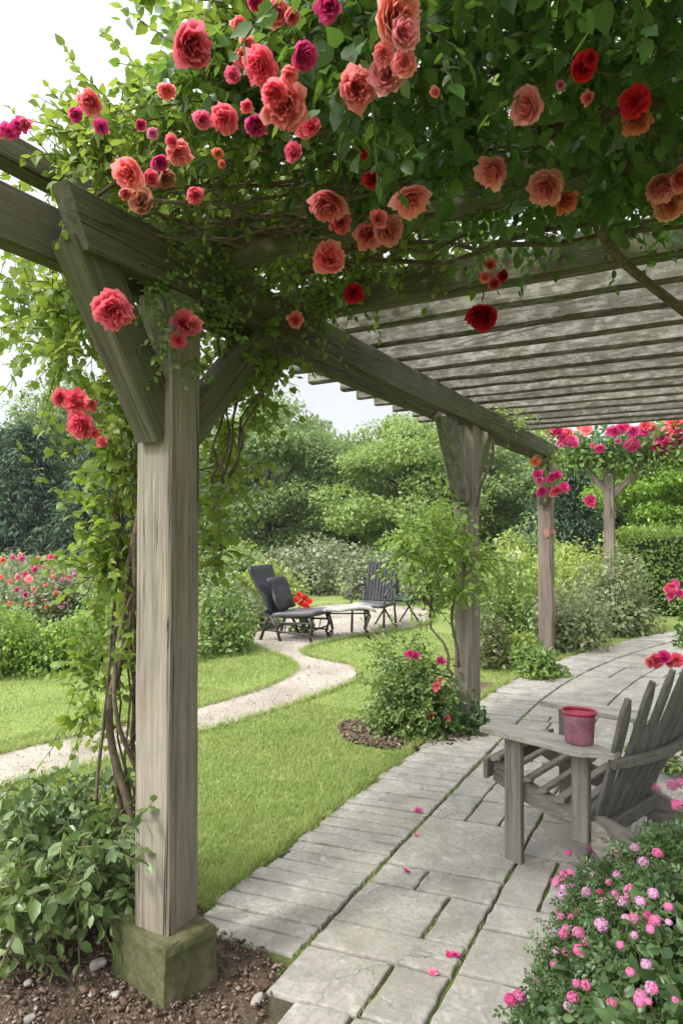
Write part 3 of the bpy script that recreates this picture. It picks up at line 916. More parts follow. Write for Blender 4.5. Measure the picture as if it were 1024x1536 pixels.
# stone footing under the near post
ft = MB()
bot = [(-1.560, 1.665), (-1.495, 1.865), (-1.80, 1.925), (-1.865, 1.715)]
cxy = np.mean(bot, 0)
rings = [(1.0, -.05), (1.0, .0), (.985, .06), (.975, .12), (.965, .185), (.945, .206), (.90, .216)]
vs = []; fs = []; nn_ = 6
for k, (s, z) in enumerate(rings):
    for i in range(4):
        a = np.array(bot[i]); b = np.array(bot[(i + 1) % 4])
        for q in range(nn_):
            t = q / nn_
            p = cxy + (a + (b - a) * t - cxy) * s
            if q == 0: p = cxy + (p - cxy) * .975
            vs.append((p[0] + random.uniform(-.003, .003), p[1] + random.uniform(-.003, .003), z + random.uniform(-.002, .002)))
n = 4 * nn_
for k in range(len(rings) - 1):
    for i in range(n):
        j = (i + 1) % n; fs.append([k*n+i, k*n+j, k*n+n+j, k*n+n+i])
fs.append([(len(rings) - 1) * n + i for i in range(n)])
ft.add(vs, fs)
tag(ft.build('stone_footing', M['stone_moss'], smooth=False), 'square mossy stone footing carrying the near pergola post', 'stone footing')

# far arbour with its Y-shaped post
arb = empty('rose_arbour', (-1.42, 12.2, 0), 'brown timber arbour with a Y-braced post behind the pergola, roses on its beam', 'arbour')
ax, ay = -1.42, 12.2
timber('post', (ax, ay, -.05), (ax, ay, 2.62), .165, .165, M['post_far'], arb, up=(0, 1, 0))
timber('brace', (ax + .05, ay, 2.12), (ax + .52, ay, 2.62), .10, .12, M['post_far'], arb, up=(0, 1, 0))
timber('brace', (ax - .05, ay, 2.22), (ax - .36, ay, 2.60), .10, .12, M['post_far'], arb, up=(0, 1, 0))
timber('beam', (ax - 1.2, ay, 2.70), (ax + 5, ay, 2.70), .12, .15, M['beam'], arb)
timber('post', (ax + 4.6, ay, -.05), (ax + 4.6, ay, 2.62), .165, .165, M['post_far'], arb, up=(0, 1, 0))

# ------------------------------------------------------------------ adirondack chair
def adirondack():
    O = np.array((-.80, 3.18, .027)); f = np.array((-.972, .235, 0)); f /= np.linalg.norm(f); r = np.array((f[1], -f[0], 0.))
    root = empty('adirondack_chair', O + f * -.3 + r * .3 - np.array((0, 0, 0)), 'weathered grey slatted wooden garden chair on the flagstones with a pink pot on its arm', 'chair')
    def L(a, b, z): return tuple(O + f * a + r * b + UP * z)
    def bar(name, p, q, w, h, up, mat='chair', ch=.005):
        return timber(name, L(*p), L(*q), w, h, M[mat], root, up=up, jit=.001, ch=ch)
    fx = tuple(f); rx = tuple(r)
    # front legs (planks), rear arm supports
    for b in (0., .60):
        bar('leg', (0, b, 0), (0, b, .592), .085, .038, rx)
    for b in (-.005, .605):
        bar('arm_support', (-.325 - .1 * b, b, .20), (-.325 - .1 * b, b, .592), .075, .042, rx)
    # sloping side rails: front end proud of the leg, tail on the ground
    for b in (.032, .535):
        poly = [(.13, .44), (.13, .335), (.02, .29), (-.14, .245), (-.30, .215), (-.46, .14), (-.62, .04), (-.74, -.005), (-.86, -.005), (-.80, .06), (-.66, .18), (-.52, .27), (-.42, .30), (-.28, .315), (-.12, .345), (.02, .395), (.10, .44)]
        m = MB(); m.prism([L(a, b, z) for a, z in poly], (0, 0, 0), tuple(r * .034), .003)
        m.build('side_rail', M['chair'], root, world=True)
    # rounded cheek at the tail by the plants
    poly = [(-.345, .19), (-.335, .25), (-.35, .285), (-.38, .29), (-.42, .27), (-.46, .23), (-.495, .18), (-.515, .12), (-.51, .085), (-.46, .10), (-.40, .14)]
    m = MB(); m.prism([L(a, .0, z) for a, z in poly], (0, 0, 0), tuple(r * .03), .004)
    m.build('side_cheek', M['chair'], root, world=True)
    # seat of curved slats
    m = MB()
    for k, (a, z) in enumerate([(.10, .452), (.02, .425), (-.06, .392), (-.14, .362), (-.22, .342), (-.30, .327), (-.345, .32)]):
        m.bar(L(a, .0, z), L(a, .60, z), .050, .020, up=tuple(UP + f * (.35 if k < 4 else .15)), ch=.004, segs=5, jit=.001)
    m.build('seat', M['chair'], root, world=True)
    m = MB(); m.bar(L(.145, -.015, .40), L(.145, .615, .40), .022, .095, up=(0, 0, 1), ch=.004)
    m.build('front_rail', M['chair'], root, world=True)
    # fanned back
    m = MB()
    nb = 8
    tops = [.86, .925, .965, .99, .99, .965, .925, .86]
    for k in range(nb):
        t = k / (nb - 1) - .5
        b0, b1 = .30 + t * .42, .30 + t * .70
        z1 = tops[k]; z0 = .20
        lean = .24 + .05 * (t + .5)
        cup = .05 * (1 - 4 * t * t)
        p0 = np.array(L(-.325 - .12 * b0 - cup * .4, b0, z0)); p1 = np.array(L(-.325 - .14 * b1 - cup - lean * (z1 - z0) / .75, b1, z1))
        d = unit(p1 - p0); side = unit(r + f * (.25 * t)); nrm = unit(np.cross(d, side))
        wd = .041; S_ = 12; vs = []; fs = []
        for q in range(S_ + 1):
            s = q / S_; c = p0 + (p1 - p0) * s - f * .018 * math.sin(s * 2.2)
            hw = wd * (.80 + .28 * s)
            if s > .86: hw *= max(.22, 1 - ((s - .86) / .14) ** 1.7 * .8)
            th = .011
            for e, g in ((-1, -.6), (-.8, -1), (.8, -1), (1, -.6), (1, .6), (.8, 1), (-.8, 1), (-1, .6)):
                vs.append(c + side * hw * e + nrm * th * g)
        for q in range(S_):
            for i in range(8):
                j = (i + 1) % 8; fs.append([q*8+i, q*8+j, q*8+8+j, q*8+8+i])
        fs += [list(range(7, -1, -1)), [S_*8+i for i in range(8)]]
        m.add(vs, fs)
    m.build('backrest', M['chair_z'], root, world=True)
    # arms: widest in front of the back post, narrowing behind
    for sg, b in ((1, 0.), (-1, .60)):
        poly = [(.135, -.085), (-.02, -.095), (-.22, -.105), (-.30, -.125), (-.37, -.115), (-.43, -.07), (-.485, -.05), (-.49, .0), (-.40, .02), (-.28, .055), (-.02, .06), (.13, .055)]
        m = MB(); m.prism([L(a - (.10 * b if a < -.2 else 0), b + sg * w, .594) for a, w in poly], (0, 0, 0), (0, 0, .026), .004)
        m.build('armrest', M['chair_arm'], root, world=True)
    # band behind the back at arm height
    m = MB(); pts = []
    for k in range(15):
        t = k / 14 - .5
        pts.append(L(-.48 - .10 * (t + .5) - .07 * (1 - 4 * t * t), .30 + t * .70, .577))
    for a, b_ in zip(pts[:-1], pts[1:]):
        m.bar(a, b_, .030, .042, up=(0, 0, 1), ch=.004, segs=1)
    m.build('back_support', M['chair'], root, world=True)
    m = MB(); m.bar(L(-.40, .03, .24), L(-.46, .57, .24), .03, .07, up=(0, 0, 1)); m.build('lower_back_rail', M['chair'], root, world=True)
    return root, L
M['chair_arm'] = wood_mat('pale_arm_wood', (.22, .20, .172), (.48, .45, .40), moss=(.16, .15, .11), moss_amt=.2, crack=.5, scale=1.4, stain=.75)
chair, CL = adirondack()

# pink pot on the arm
def pot_mat():
    m, nt, out = nmat('dusty_pink_glaze')
    tc = N(nt, 'ShaderNodeTexCoord'); v = tc.outputs['Object']
    n1 = noise(nt, v, 18, 5, .7)
    c = ramp(nt, n1, [(.3, (.17, .055, .09)), (.55, (.255, .105, .14)), (.75, (.34, .19, .215))])
    principled(nt, out, c, .55, bump(nt, n1, .15, .004), .35)
    return m
pp = CL(-.315, .0, .594 + .027)
pot = empty('pink_pot', (pp[0], pp[1], pp[2]), 'dusty pink pot with crimson rim standing on the chair arm', 'pot')
m = MB(); m.lathe([(.0, .0), (.055, .0), (.059, .006), (.061, .03), (.064, .08), (.068, .12), (.0705, .134), (.066, .134), (.062, .115), (.0, .112)], n=32, wob=.02)
m.build('body', pot_mat(), pot, smooth=True)
m = MB(); m.lathe([(.0695, .126), (.0735, .134), (.074, .1385), (.069, .142), (.0645, .138), (.0645, .122), (.069, .124)], n=32, wob=.03)
m.build('rim', plain_mat('crimson_glaze', (.24, .010, .035), (.36, .03, .07), 20, .35, .1, .5), pot, smooth=True)
m = MB(); m.lathe([(.0, .116), (.0615, .118), (.0615, .121), (.02, .1235), (.0, .124)], n=24)
m.build('filling', plain_mat('crimson_wax', (.42, .03, .075), (.58, .09, .15), 30, .45, .2, .4), pot, smooth=True)

# ------------------------------------------------------------------ seats by the gravel
M['iron'] = plain_mat('dark_iron', (.018, .017, .016), (.055, .05, .045), 40, .5, .2, .4, .3)
def cover_mat(name, a, b, gl=.42):
    m, nt, out = nmat(name); tc = N(nt, 'ShaderNodeTexCoord')
    n = noise(nt, tc.outputs['Object'], 7, 4, .6, .8)
    principled(nt, out, ramp(nt, n, [(.3, a), (.7, b)]), gl, bump(nt, n, .5, .02), .4)
    return m
M['cushion'] = cover_mat('dark_grey_cushion', (.010, .010, .012), (.030, .030, .036), .45)
M['pad'] = cover_mat('grey_seat_pad', (.035, .035, .042), (.10, .10, .11), .5)
M['green_canvas'] = cover_mat('green_canvas', (.010, .026, .018), (.022, .05, .035), .7)
M['table_top'] = cover_mat('worn_grey_top', (.11, .105, .095), (.36, .35, .32), .6)
M['slat_dark'] = cover_mat('black_slats', (.008, .008, .009), (.028, .028, .030), .7)

p = onz(445, 958); face = unit(SIDE * .93 - VIEW * .37)
gl = empty('lounge_chair', p, 'dark cushioned glider chair facing sideways on the gravel', 'chair', rz=math.atan2(face[1], face[0]))
m = MB(); m.cushion((.60, .56, .075), .034, 8, lambda q: (q.x + .07, q.y, q.z + .345 + .08 * q.x - .02 * math.cos(q.y * 5)))
o = m.build('seat_cushion', M['pad'], gl, smooth=True)
m = MB(); m.cushion((.055, .60, .62), .026, 9, lambda q: (q.x - .27 - .42 * (q.z + .3) - .03 * math.sin(q.z * 9), q.y * (.88 + .28 * (q.z + .3)), q.z + .62))
m.build('back_cushion', M['cushion'], gl, smooth=True)
m = MB(); m.cushion((.055, .46, .40), .025, 8, lambda q: (q.x - .16 - .42 * (q.z + .15) + .03 * math.sin(q.y * 14), q.y + .02 * math.sin(q.z * 20), q.z + .58 + .06 * q.y))
m.build('draped_cover', M['cushion'], gl, smooth=True)
m = MB()
for sy in (-.27, .27):
    m.tube([(-.27, sy, .34), (-.32, sy, .18), (-.38, sy * 1.05, .0)], [.022, .02, .022], 6)
    m.build('leg', M['iron'], gl, smooth=True); m = MB()
    m.tube([(-.24, sy, .30), (-.15, sy, .15), (-.10, sy, .0)], [.02, .018, .02], 6)
    m.build('leg', M['iron'], gl, smooth=True); m = MB()
    m.tube([(.30, sy, .31), (.34, sy, .2), (.30, sy, .08), (.34, sy, .0)], [.02, .018, .018, .02], 6)
    m.build('leg', M['iron'], gl, smooth=True); m = MB()
for sy in (-.26, .26):
    m.bar((-.34, sy, .13), (.34, sy, .10), .02, .02); m.bar((-.34, sy, .22), (.36, sy, .24), .02, .025)
    for x in (-.05, .08, .2): m.bar((x, sy, .10), (x + .03, sy, .24), .014, .014, up=(0, 1, 0))
for x in (-.3, .3): m.bar((x, -.27, .14), (x, .27, .14), .02, .02)
m.bar((-.30, -.31, .36), (-.30, .31, .36), .03, .05)
m.build('glider_frame', M['iron'], gl)

p = onz(523, 956)
tb = empty('garden_table', p, 'low grey topped garden table on curved iron legs between the chairs', 'table', rz=YAW)
m = MB(); m.cushion((.74, .50, .05), .022, 9, lambda q: (q.x * (1 - .25 * q.y), q.y, q.z + .43 + .025 * math.sin(q.x * 9) * (1 + q.y) - .03 * (abs(q.x) > .3)))
m.build('table_top', M['table_top'], tb, smooth=True)
for sx in (-1, 1):
    for sy in (-1, 1):
        m = MB(); m.tube([(sx * .24, sy * .18, .41), (sx * .30, sy * .21, .34), (sx * .25, sy * .19, .2), (sx * .23, sy * .19, .1), (sx * .31, sy * .23, .0)], [.018, .017, .015, .014, .017], 6)
        m.build('leg', M['iron'], tb, smooth=True)
m = MB(); m.tube([(-.27, -.2, .37), (.27, -.2, .37), (.27, .2, .37), (-.27, .2, .37), (-.27, -.2, .37)], .012, 6); m.build('apron_rail', M['iron'], tb, smooth=True)

p = onz(560, 947); face = unit(-VIEW * .92 - SIDE * .38)
c2 = empty('slatted_chair', p, 'upright black slat-backed garden chair behind the low table', 'chair', rz=math.atan2(face[1], face[0]))
m = MB()
for k in range(9):
    y = -.19 + k * .0475
    m.bar((-.22, y * .96, .40), (-.40, y * 1.06, .90), .040, .02, up=(1, 0, 0), ch=.008, segs=5, jit=.002)
m.bar((-.405, -.23, .905), (-.405, .23, .905), .03, .035); m.bar((-.235, -.2, .41), (-.235, .2, .41), .03, .035)
m.build('backrest', M['slat_dark'], c2)
m = MB(); m.cushion((.48, .46, .06), .025, 6, lambda q: (q.x + .02, q.y, q.z + .37)); m.build('seat', M['pad'], c2, smooth=True)
for sy in (-.23, .23):
    m = MB(); m.tube([(-.30, sy, .60), (-.1, sy * 1.1, .62), (.16, sy * 1.12, .575), (.26, sy * 1.1, .50)], [.016] * 4, 6); m.build('armrest', M['iron'], c2, smooth=True)
    for q in ([(.24, sy * 1.1, .53), (.22, sy, .34), (.24, sy, 0.)], [(-.26, sy, .58), (-.24, sy, .3), (-.32, sy, 0.)]):
        m = MB(); m.tube(q, [.016, .015, .017], 6); m.build('leg', M['iron'], c2, smooth=True)

p = onz(597, 938); face = unit(SIDE * .55 - VIEW * .8)
c3 = empty('folding_chair', p, 'green canvas folding chair half hidden by the rose bush', 'chair', rz=math.atan2(face[1], face[0]))
m = MB(); m.cushion((.03, .44, .46), .012, 7, lambda q: (q.x - .22 - .30 * (q.z + .23) - .05 * math.cos(q.y * 6), q.y, q.z + .66)); m.build('backrest', M['green_canvas'], c3, smooth=True)
m = MB(); m.cushion((.42, .44, .03), .012, 6, lambda q: (q.x, q.y, q.z + .40 - .03 * math.cos(q.y * 6))); m.build('seat', M['green_canvas'], c3, smooth=True)
for sy in (-.235, .235):
    for q in ([(-.40, sy, .92), (-.2, sy, .42), (.24, sy, 0)], [(.24, sy, .62), (.1, sy, .4), (-.26, sy, 0)]):
        m = MB(); m.tube(q, .014, 6); m.build('leg', M['iron'], c3, smooth=True)
    m = MB(); m.tube([(-.3, sy, .62), (.26, sy, .62)], .015, 6); m.build('armrest', M['iron'], c3, smooth=True)

for o_ in (gl, c2, c3): o_.scale = (1.1, 1.1, 1.12)

# ------------------------------------------------------------------ fallen blossoms
def fallen_mesh(seed):
    r_ = random.Random(seed); V = []; Fc = []; tip = []
    for k in range(7):
        a = k * .9 + r_.uniform(-.3, .3); el = r_.uniform(.05, .9); L_ = r_.uniform(.7, 1.05); w = r_.uniform(.35, .5); o = len(V)
        for v in range(4):
            s = v / 3
            for u in (-1, -.33, .33, 1):
                q = u * w * math.sin(math.pi * (.12 + .75 * s)); rad = .08 + L_ * s * math.cos(el * (1 - .4 * s))
                V.append((rad * math.cos(a) - q * math.sin(a), rad * math.sin(a) + q * math.cos(a), .06 + L_ * s * math.sin(el) * .7 + .14 * u * u * s)); tip.append(s)
        for v in range(3):
            for u in range(3): b = o + v * 4 + u; Fc.append((b, b + 1, b + 5, b + 4))
    me = mesh_np('fallen_blossom', np.array(V), np.array(Fc), PM['hot'], True)
    at_ = me.attributes.new('tip', 'FLOAT', 'POINT'); at_.data.foreach_set('value', np.array(tip, dtype=np.float32))
    return me
FM = [fallen_mesh(s) for s in (1, 2, 3)]
for k, (px, py, s, c, lab) in enumerate([(627, 1217, .026, 'hot', 'pink fallen blossom farthest up the path, on the narrow edging courses'), (624, 1253, .014, 'magenta', 'tiny magenta petals at the joint beside the large cracked slab'),
        (609, 1307, .021, 'hot', 'magenta blossom lying on the small square slab'), (675, 1433, .019, 'hot', 'ragged half of the hot pink blossom pair at a mossy joint'), (685, 1435, .018, 'hot', 'rounder half of the hot pink blossom pair at a mossy joint'), (649, 1460, .017, 'magenta', 'small dark pink bud fallen below the blossom pair')]):
    p = onz(px, py, .03); o = obj('fallen_blossom', FM[k % 3], None, p); o.scale = (s, s, s); o.rotation_euler = (random.uniform(-.3, .3), random.uniform(-.3, .3), random.uniform(0, 6))
    o.material_slots[0].link = 'OBJECT'; o.material_slots[0].material = PM[c]
    tag(o, lab, 'blossom', 'blossoms fallen on the path')
# ------------------------------------------------------------------ climbing roses over the near bay
def box_pts(n, x, y, z):
    return np.stack([rng.uniform(*x, n), rng.uniform(*y, n), rng.uniform(*z, n)], 1)


def plant_sprays(specs):
    """specs: (starts, dirs, lengths, K, leaf size, droop) -> leaf arrays, twigs"""
    A = []; T = []
    for S0, D0, L, K, sz, dr in specs:
        p, d, n_, s, t = sprays(S0, D0, L, K, sz, dr); A.append((p, d, n_, s)); T.append(t)
    return cat4(A), T


def wander(p, q, n=9, amp=.05, seed=0):
    r_ = np.random.default_rng(seed); p = np.array(p, float); q = np.array(q, float)
    t = np.linspace(0, 1, n)[:, None]
    off = np.cumsum(r_.normal(size=(n, 3)) * amp * .6, 0); off -= t * off[-1]
    return [tuple(c) for c in p + (q - p) * t + off]


rose = empty('climbing_rose', (-1.2, 2.0, 2.6), 'big climbing rose smothering the near bay of the pergola, coral and red double blooms', 'climbing rose')
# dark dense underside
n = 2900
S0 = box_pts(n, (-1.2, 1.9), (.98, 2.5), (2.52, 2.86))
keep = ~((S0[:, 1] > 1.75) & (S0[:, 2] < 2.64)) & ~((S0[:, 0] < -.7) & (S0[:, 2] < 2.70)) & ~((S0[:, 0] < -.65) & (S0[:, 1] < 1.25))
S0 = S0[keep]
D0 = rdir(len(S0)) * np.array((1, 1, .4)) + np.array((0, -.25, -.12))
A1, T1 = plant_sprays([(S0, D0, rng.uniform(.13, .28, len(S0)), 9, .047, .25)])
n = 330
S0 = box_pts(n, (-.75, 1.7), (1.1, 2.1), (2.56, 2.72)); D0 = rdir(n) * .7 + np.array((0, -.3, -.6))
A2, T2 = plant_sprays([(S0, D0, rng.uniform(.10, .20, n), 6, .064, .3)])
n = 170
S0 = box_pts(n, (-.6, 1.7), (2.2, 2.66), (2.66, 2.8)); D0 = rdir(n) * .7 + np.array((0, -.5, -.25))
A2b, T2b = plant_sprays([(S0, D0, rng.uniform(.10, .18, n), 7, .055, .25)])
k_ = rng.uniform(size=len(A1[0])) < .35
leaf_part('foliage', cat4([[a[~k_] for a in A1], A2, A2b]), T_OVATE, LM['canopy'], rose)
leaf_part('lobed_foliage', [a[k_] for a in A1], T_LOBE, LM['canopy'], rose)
n = 800
S0 = box_pts(n, (-1.1, 1.8), (1.05, 2.5), (2.62, 2.8))
S0 = S0[~((S0[:, 0] < -.55) & (S0[:, 1] > 1.5) & (S0[:, 2] < 2.74))]; n = len(S0)
A5, T5 = plant_sprays([(S0, rdir(n) * np.array((1, 1, .6)) - UP * .1, rng.uniform(.1, .24, n), 8, .042, .25)])
leaf_part('small_leaves', A5, T_OVAL, LM['canopy'], rose)
# sunlit top and the mound over the twin beams
specs = []
S0 = box_pts(1150, (-1.82, -.85), (1.38, 2.8), (2.68, 2.92)); specs.append((S0, rdir(1150) + np.array((-.2, -.25, .45)), rng.uniform(.10, .24, 1150), 9, .043, .25))
S0 = box_pts(560, (-.75, 1.9), (1.2, 2.7), (2.80, 2.98)); specs.append((S0, rdir(560) + np.array((0, -.05, .5)), rng.uniform(.13, .3, 560), 8, .058, .25))
S0 = box_pts(130, (-1.15, -.55), (1.25, 1.55), (2.76, 2.92)); specs.append((S0, rdir(130) + np.array((-.2, -.3, .3)), rng.uniform(.10, .22, 130), 8, .05, .3))
S0 = box_pts(60, (-1.45, -1.0), (1.28, 1.5), (2.66, 2.80)); specs.append((S0, rdir(60) + np.array((0, -.4, .3)), rng.uniform(.08, .18, 60), 8, .045, .35))
# long loose shoots against the sky
sh = [at(240, 150, 2.05), at(200, 190, 2.05), at(300, 120, 1.9), at(330, 80, 1.75), at(180, 210, 2.1), at(270, 60, 1.75), at(140, 230, 2.15), at(120, 250, 2.2), at(320, 40, 1.7)]
to = [at(165, 25, 2.1), at(60, 85, 2.1), at(250, 25, 1.9), at(285, 20, 1.75), at(95, 130, 2.1), at(245, 10, 1.8), at(60, 180, 2.2), at(110, 165, 2.1), at(345, -20, 1.7)]
S0 = np.array(sh); dv = np.array(to) - S0
specs.append((S0, dv, np.linalg.norm(dv, axis=1), 24, .045, .06))
specs.append((S0 + rng.normal(size=S0.shape) * .05, dv + rng.normal(size=dv.shape) * .14, np.linalg.norm(dv, axis=1) * rng.uniform(.5, .85, len(dv)), 18, .05, .1))
A3, T3 = plant_sprays(specs)
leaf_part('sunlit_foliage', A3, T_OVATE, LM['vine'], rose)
# small leaves clinging round the post head and beams
specs = []
S0 = box_pts(120, (-1.66, -1.57), (1.66, 2.1), (2.34, 2.66)); specs.append((S0, rdir(120) + np.array((.5, -.3, -.1)), rng.uniform(.06, .14, 120), 8, .034, .5))
S0 = box_pts(60, (-1.74, -1.56), (1.66, 1.90), (2.12, 2.40)); specs.append((S0, rdir(60) + np.array((.3, -.5, -.1)), rng.uniform(.05, .12, 60), 8, .032, .5))
S0 = box_pts(26, (-1.62, -1.5), (2.1, 2.75), (2.55, 2.75)); specs.append((S0, rdir(26) + np.array((.4, -.3, .0)), rng.uniform(.08, .2, 26), 8, .042, .6))
S0 = box_pts(18, (-1.55, -1.35), (2.5, 2.66), (2.58, 2.7)); specs.append((S0, rdir(18) * .5 + np.array((.3, -.4, -.6)), rng.uniform(.12, .22, 18), 8, .045, .4))
A4, T4 = plant_sprays(specs)
leaf_part('small_foliage', A4, T_OVAL, LM['rose_bush'], rose)
twig_part('twig', T1 + T3, .0028, .0012, M['twig'], rose)
# woody stems running over the rafters
m = MB()
for k in range(7):
    y0 = 1.65 + .14 * k
    m.tube(wander((-1.45, y0 + random.uniform(-.1, .1), 2.66), (random.uniform(-.2, .9), y0 + random.uniform(-.3, .35), 2.70 + random.uniform(-.1, .08)), 12, .06, 60 + k), [random.uniform(.004, .009)] * 12, 6)
for k in range(16):
    m.tube(wander((-1.60 + random.uniform(-.1, .1), 1.55 + random.uniform(-.1, .6), 2.62), (-.85 + random.uniform(-.3, .2), 1.95 + random.uniform(-.4, .3), 2.63 + random.uniform(-.03, .12)), 10, .05, 90 + k), [random.uniform(.003, .008)] * 10, 5)
m.tube(wander((-.6, 1.85, 2.63), (1.8, 1.55, 2.66), 14, .05, 3), list(np.linspace(.022, .036, 14)), 8)
m.tube([at(880, 300, 1.95), at(897, 345, 2.05), at(930, 390, 2.2), at(965, 420, 2.35), at(1024, 466, 2.5), at(1100, 520, 2.7)], [.012, .014, .0155, .0165, .018, .02], 8)
m.build('woody_stem', M['bark'], rose, world=True, smooth=True)
pts = [onz(a, b, 2.55) for a, b in ((690, 515), (780, 490), (850, 472), (930, 462), (1010, 455))]
m = MB(); m.tube(pts, .003, 5); m.tube([p + np.array((.02, .03, -.012)) for p in pts], .0022, 5); m.build('thin_shoot', M['bark'], rose, world=True, smooth=True)


def canopy_hit(px, py):
    r = ray(px, py); tz = (2.43 - EYE) / r[2] if r[2] > .02 else 9
    ty = 1.05 / r[1]
    return at(px, py, max(1.12, min(2.35, max(tz, ty))) - .04)


BL = [(287, 68, 29, 'redpink', 1.25), (595, 26, 35, 'cream', 1.1), (607, 50, 22, 'salmon', 1), (390, 98, 26, 'redpink', 1), (365, 85, 14, 'coral', 1), (371, 66, 13, 'cream', 1), (349, 112, 12, 'magenta', 1), (337, 178, 20, 'redpink', 1), (304, 180, 13, 'magenta', 1), (426, 158, 33, 'coral', 1.2), (412, 140, 20, 'redpink', 1),
      (456, 84, 19, 'hot', 1.2), (434, 112, 12, 'coral', 1), (535, 132, 27, 'coral', 1.3), (580, 112, 25, 'salmon', 1.1), (606, 95, 19, 'salmon', 1.1), (575, 80, 15, 'coral', 1), (493, 10, 20, 'hot', 1), (416, 20, 18, 'coral', 1), (438, 25, 11, 'coral', 1), (360, 38, 13, 'coral', 1.1), (383, 2, 12, 'hot', 1),
      (136, 154, 18, 'coral', 1), (114, 172, 10, 'hot', 1), (152, 190, 11, 'hot', .8), (250, 137, 13, 'coral', .7), (211, 187, 8, 'hot', .8), (229, 200, 8, 'pink', .8), (193, 260, 22, 'coral', 1), (212, 300, 19, 'faded', 1), (189, 291, 9, 'coral', 1), (267, 228, 17, 'coral', 1), (258, 212, 10, 'redpink', 1), (240, 243, 12, 'hot', 1.1), (275, 236, 12, 'coral', 1), (250, 268, 13, 'faded', 1), (228, 268, 12, 'redpink', 1), (293, 293, 12, 'redpink', 1), (327, 230, 8, 'orange', 1), (333, 246, 6, 'orange', 1),
      (384, 187, 17, 'hot', 1), (466, 188, 15, 'redpink', 1), (455, 196, 12, 'coral', 1), (440, 228, 14, 'magenta', 1), (370, 160, 9, 'redpink', 1), (790, 160, 25, 'salmon', 1), (874, 102, 19, 'red', 1.1), (885, 88, 11, 'red', 1), (881, 147, 10, 'coral', 1), (952, 152, 21, 'red', 1), (954, 180, 21, 'orange', 1), (738, 257, 24, 'salmon', 1), (818, 282, 25, 'salmon', 1), (848, 302, 17, 'orange', 1),
      (991, 281, 23, 'salmon', 1), (1004, 306, 23, 'cream', 1), (1022, 268, 18, 'coral', 1), (616, 300, 26, 'salmon', .9), (552, 352, 20, 'coral', 1.15), (583, 345, 22, 'salmon', 1.15), (567, 328, 13, 'coral', 1), (492, 306, 26, 'coral', 1.15), (510, 335, 15, 'redpink', 1.1), (493, 387, 24, 'coral', 1.1), (530, 440, 14, 'red', 1.2), (557, 270, 13, 'red', 1), (544, 232, 7, 'red', 1), (723, 474, 22, 'red', 1.05),
      (735, 397, 9, 'coral', 1), (727, 416, 8, 'coral', 1), (741, 425, 10, 'redpink', 1), (754, 414, 8, 'red', 1), (443, 480, 12, 'coral', 1), (652, 138, 8, 'salmon', 1), (840, 128, 7, 'pink', 1)]
LABEL = {'red': 'deep red bloom', 'faded': 'faded tan bloom', 'cream': 'cream and pink bloom', 'orange': 'orange bloom', 'magenta': 'magenta bloom'}
for px, py, s, c, st in BL:
    if py > 400: p = at(px, py, (2.42 - EYE) / ray(px, py)[2]) if px > 480 else at(px, py, 2.55)
    else: p = canopy_hit(px, py)
    d = np.dot(p - CAMP, VIEW)
    bloom(rose, p, s * 1.1 * d / 1000., c, label=LABEL.get(c), stretch=st)
# blooms resting on the purlin end
for px, py, s, c in ((14, 198, 15, 'hot'), (28, 190, 14, 'hot'), (40, 186, 11, 'magenta'), (3, 196, 12, 'redpink')):
    bloom(rose, at(px, py, 1.86), s * 1.86 / 1000., c, meshes=SMALL)
# wilted flower stalks under single hanging blooms
m = MB()
for px, py, d in ((723, 452, 2.5), (530, 425, 2.45), (443, 466, 2.5)):
    m.tube([at(px, py, d), at(px + 4, py - 25, d), at(px - 3, py - 60, d + .03)], .003, 5)
m.build('flower_stalk', M['twig'], rose, world=True)

# ------------------------------------------------------------------ vine climbing the near post
vine = empty('twining_vine', (-1.93, 1.95, 0), 'bright leafy vine with twisted woody stems twining up the near pergola post', 'vine')
m = MB()
def stem(pts, r0, r1): m.tube(smooth_line(pts), list(np.linspace(r0, r1, len(smooth_line(pts)))), 7)
def smooth_line(pts, k=2):
    P_ = np.array(pts, float)
    for _ in range(k):
        Q = [P_[0]]
        for a, b in zip(P_[:-1], P_[1:]): Q += [a * .75 + b * .25, a * .25 + b * .75]
        P_ = np.array(Q + [P_[-1]])
    return [tuple(v) for v in P_]
D_ = 2.62
stem([at(212, 1330, D_), at(202, 1240, D_), at(188, 1190, D_), at(165, 1110, D_), at(163, 1050, D_ - .05), at(190, 960, D_), at(186, 880, D_), at(206, 790, D_ + .02), at(214, 700, D_), at(228, 560, D_ + .05), at(210, 420, D_ + .1)], .017, .011)
stem([at(190, 1340, D_ + .06), at(180, 1180, D_ + .06), at(160, 1090, D_ + .05), at(178, 1010, D_ + .05), at(205, 900, D_ - .04), at(200, 800, D_ - .04), at(225, 700, D_ - .04), at(230, 600, D_)], .013, .008)
stem([at(205, 1300, D_ + .1), at(214, 1150, D_ + .1), at(196, 1130, D_ + .1), at(205, 1040, D_ + .12), at(190, 930, D_ + .1), at(206, 840, D_ + .1)], .012, .007)
stem([at(145, 1200, D_), at(148, 1150, D_), at(160, 1060, D_), at(165, 980, D_ + .03), at(172, 900, D_)], .008, .005)
stem([at(208, 1160, D_ - .02), at(172, 1080, D_ - .1), at(172, 1000, D_ - .1), at(183, 930, D_ - .05), at(208, 870, D_ - .03), at(212, 790, D_)], .010, .006)
for k in range(7): m.tube(wander(at(190 + 4 * k, 1320, D_ + .08), at(170 + 6 * k, 760 - 30 * k, D_ + .05 + .03 * k), 14, .035, 200 + k), [.0045] * 14, 5)
for k in range(5): m.tube(wander(at(318 + 5 * k, 720, 2.75), at(345 + 22 * k, 460 + 10 * k, 2.8), 10, .03, 230 + k), [.006] * 10, 5)
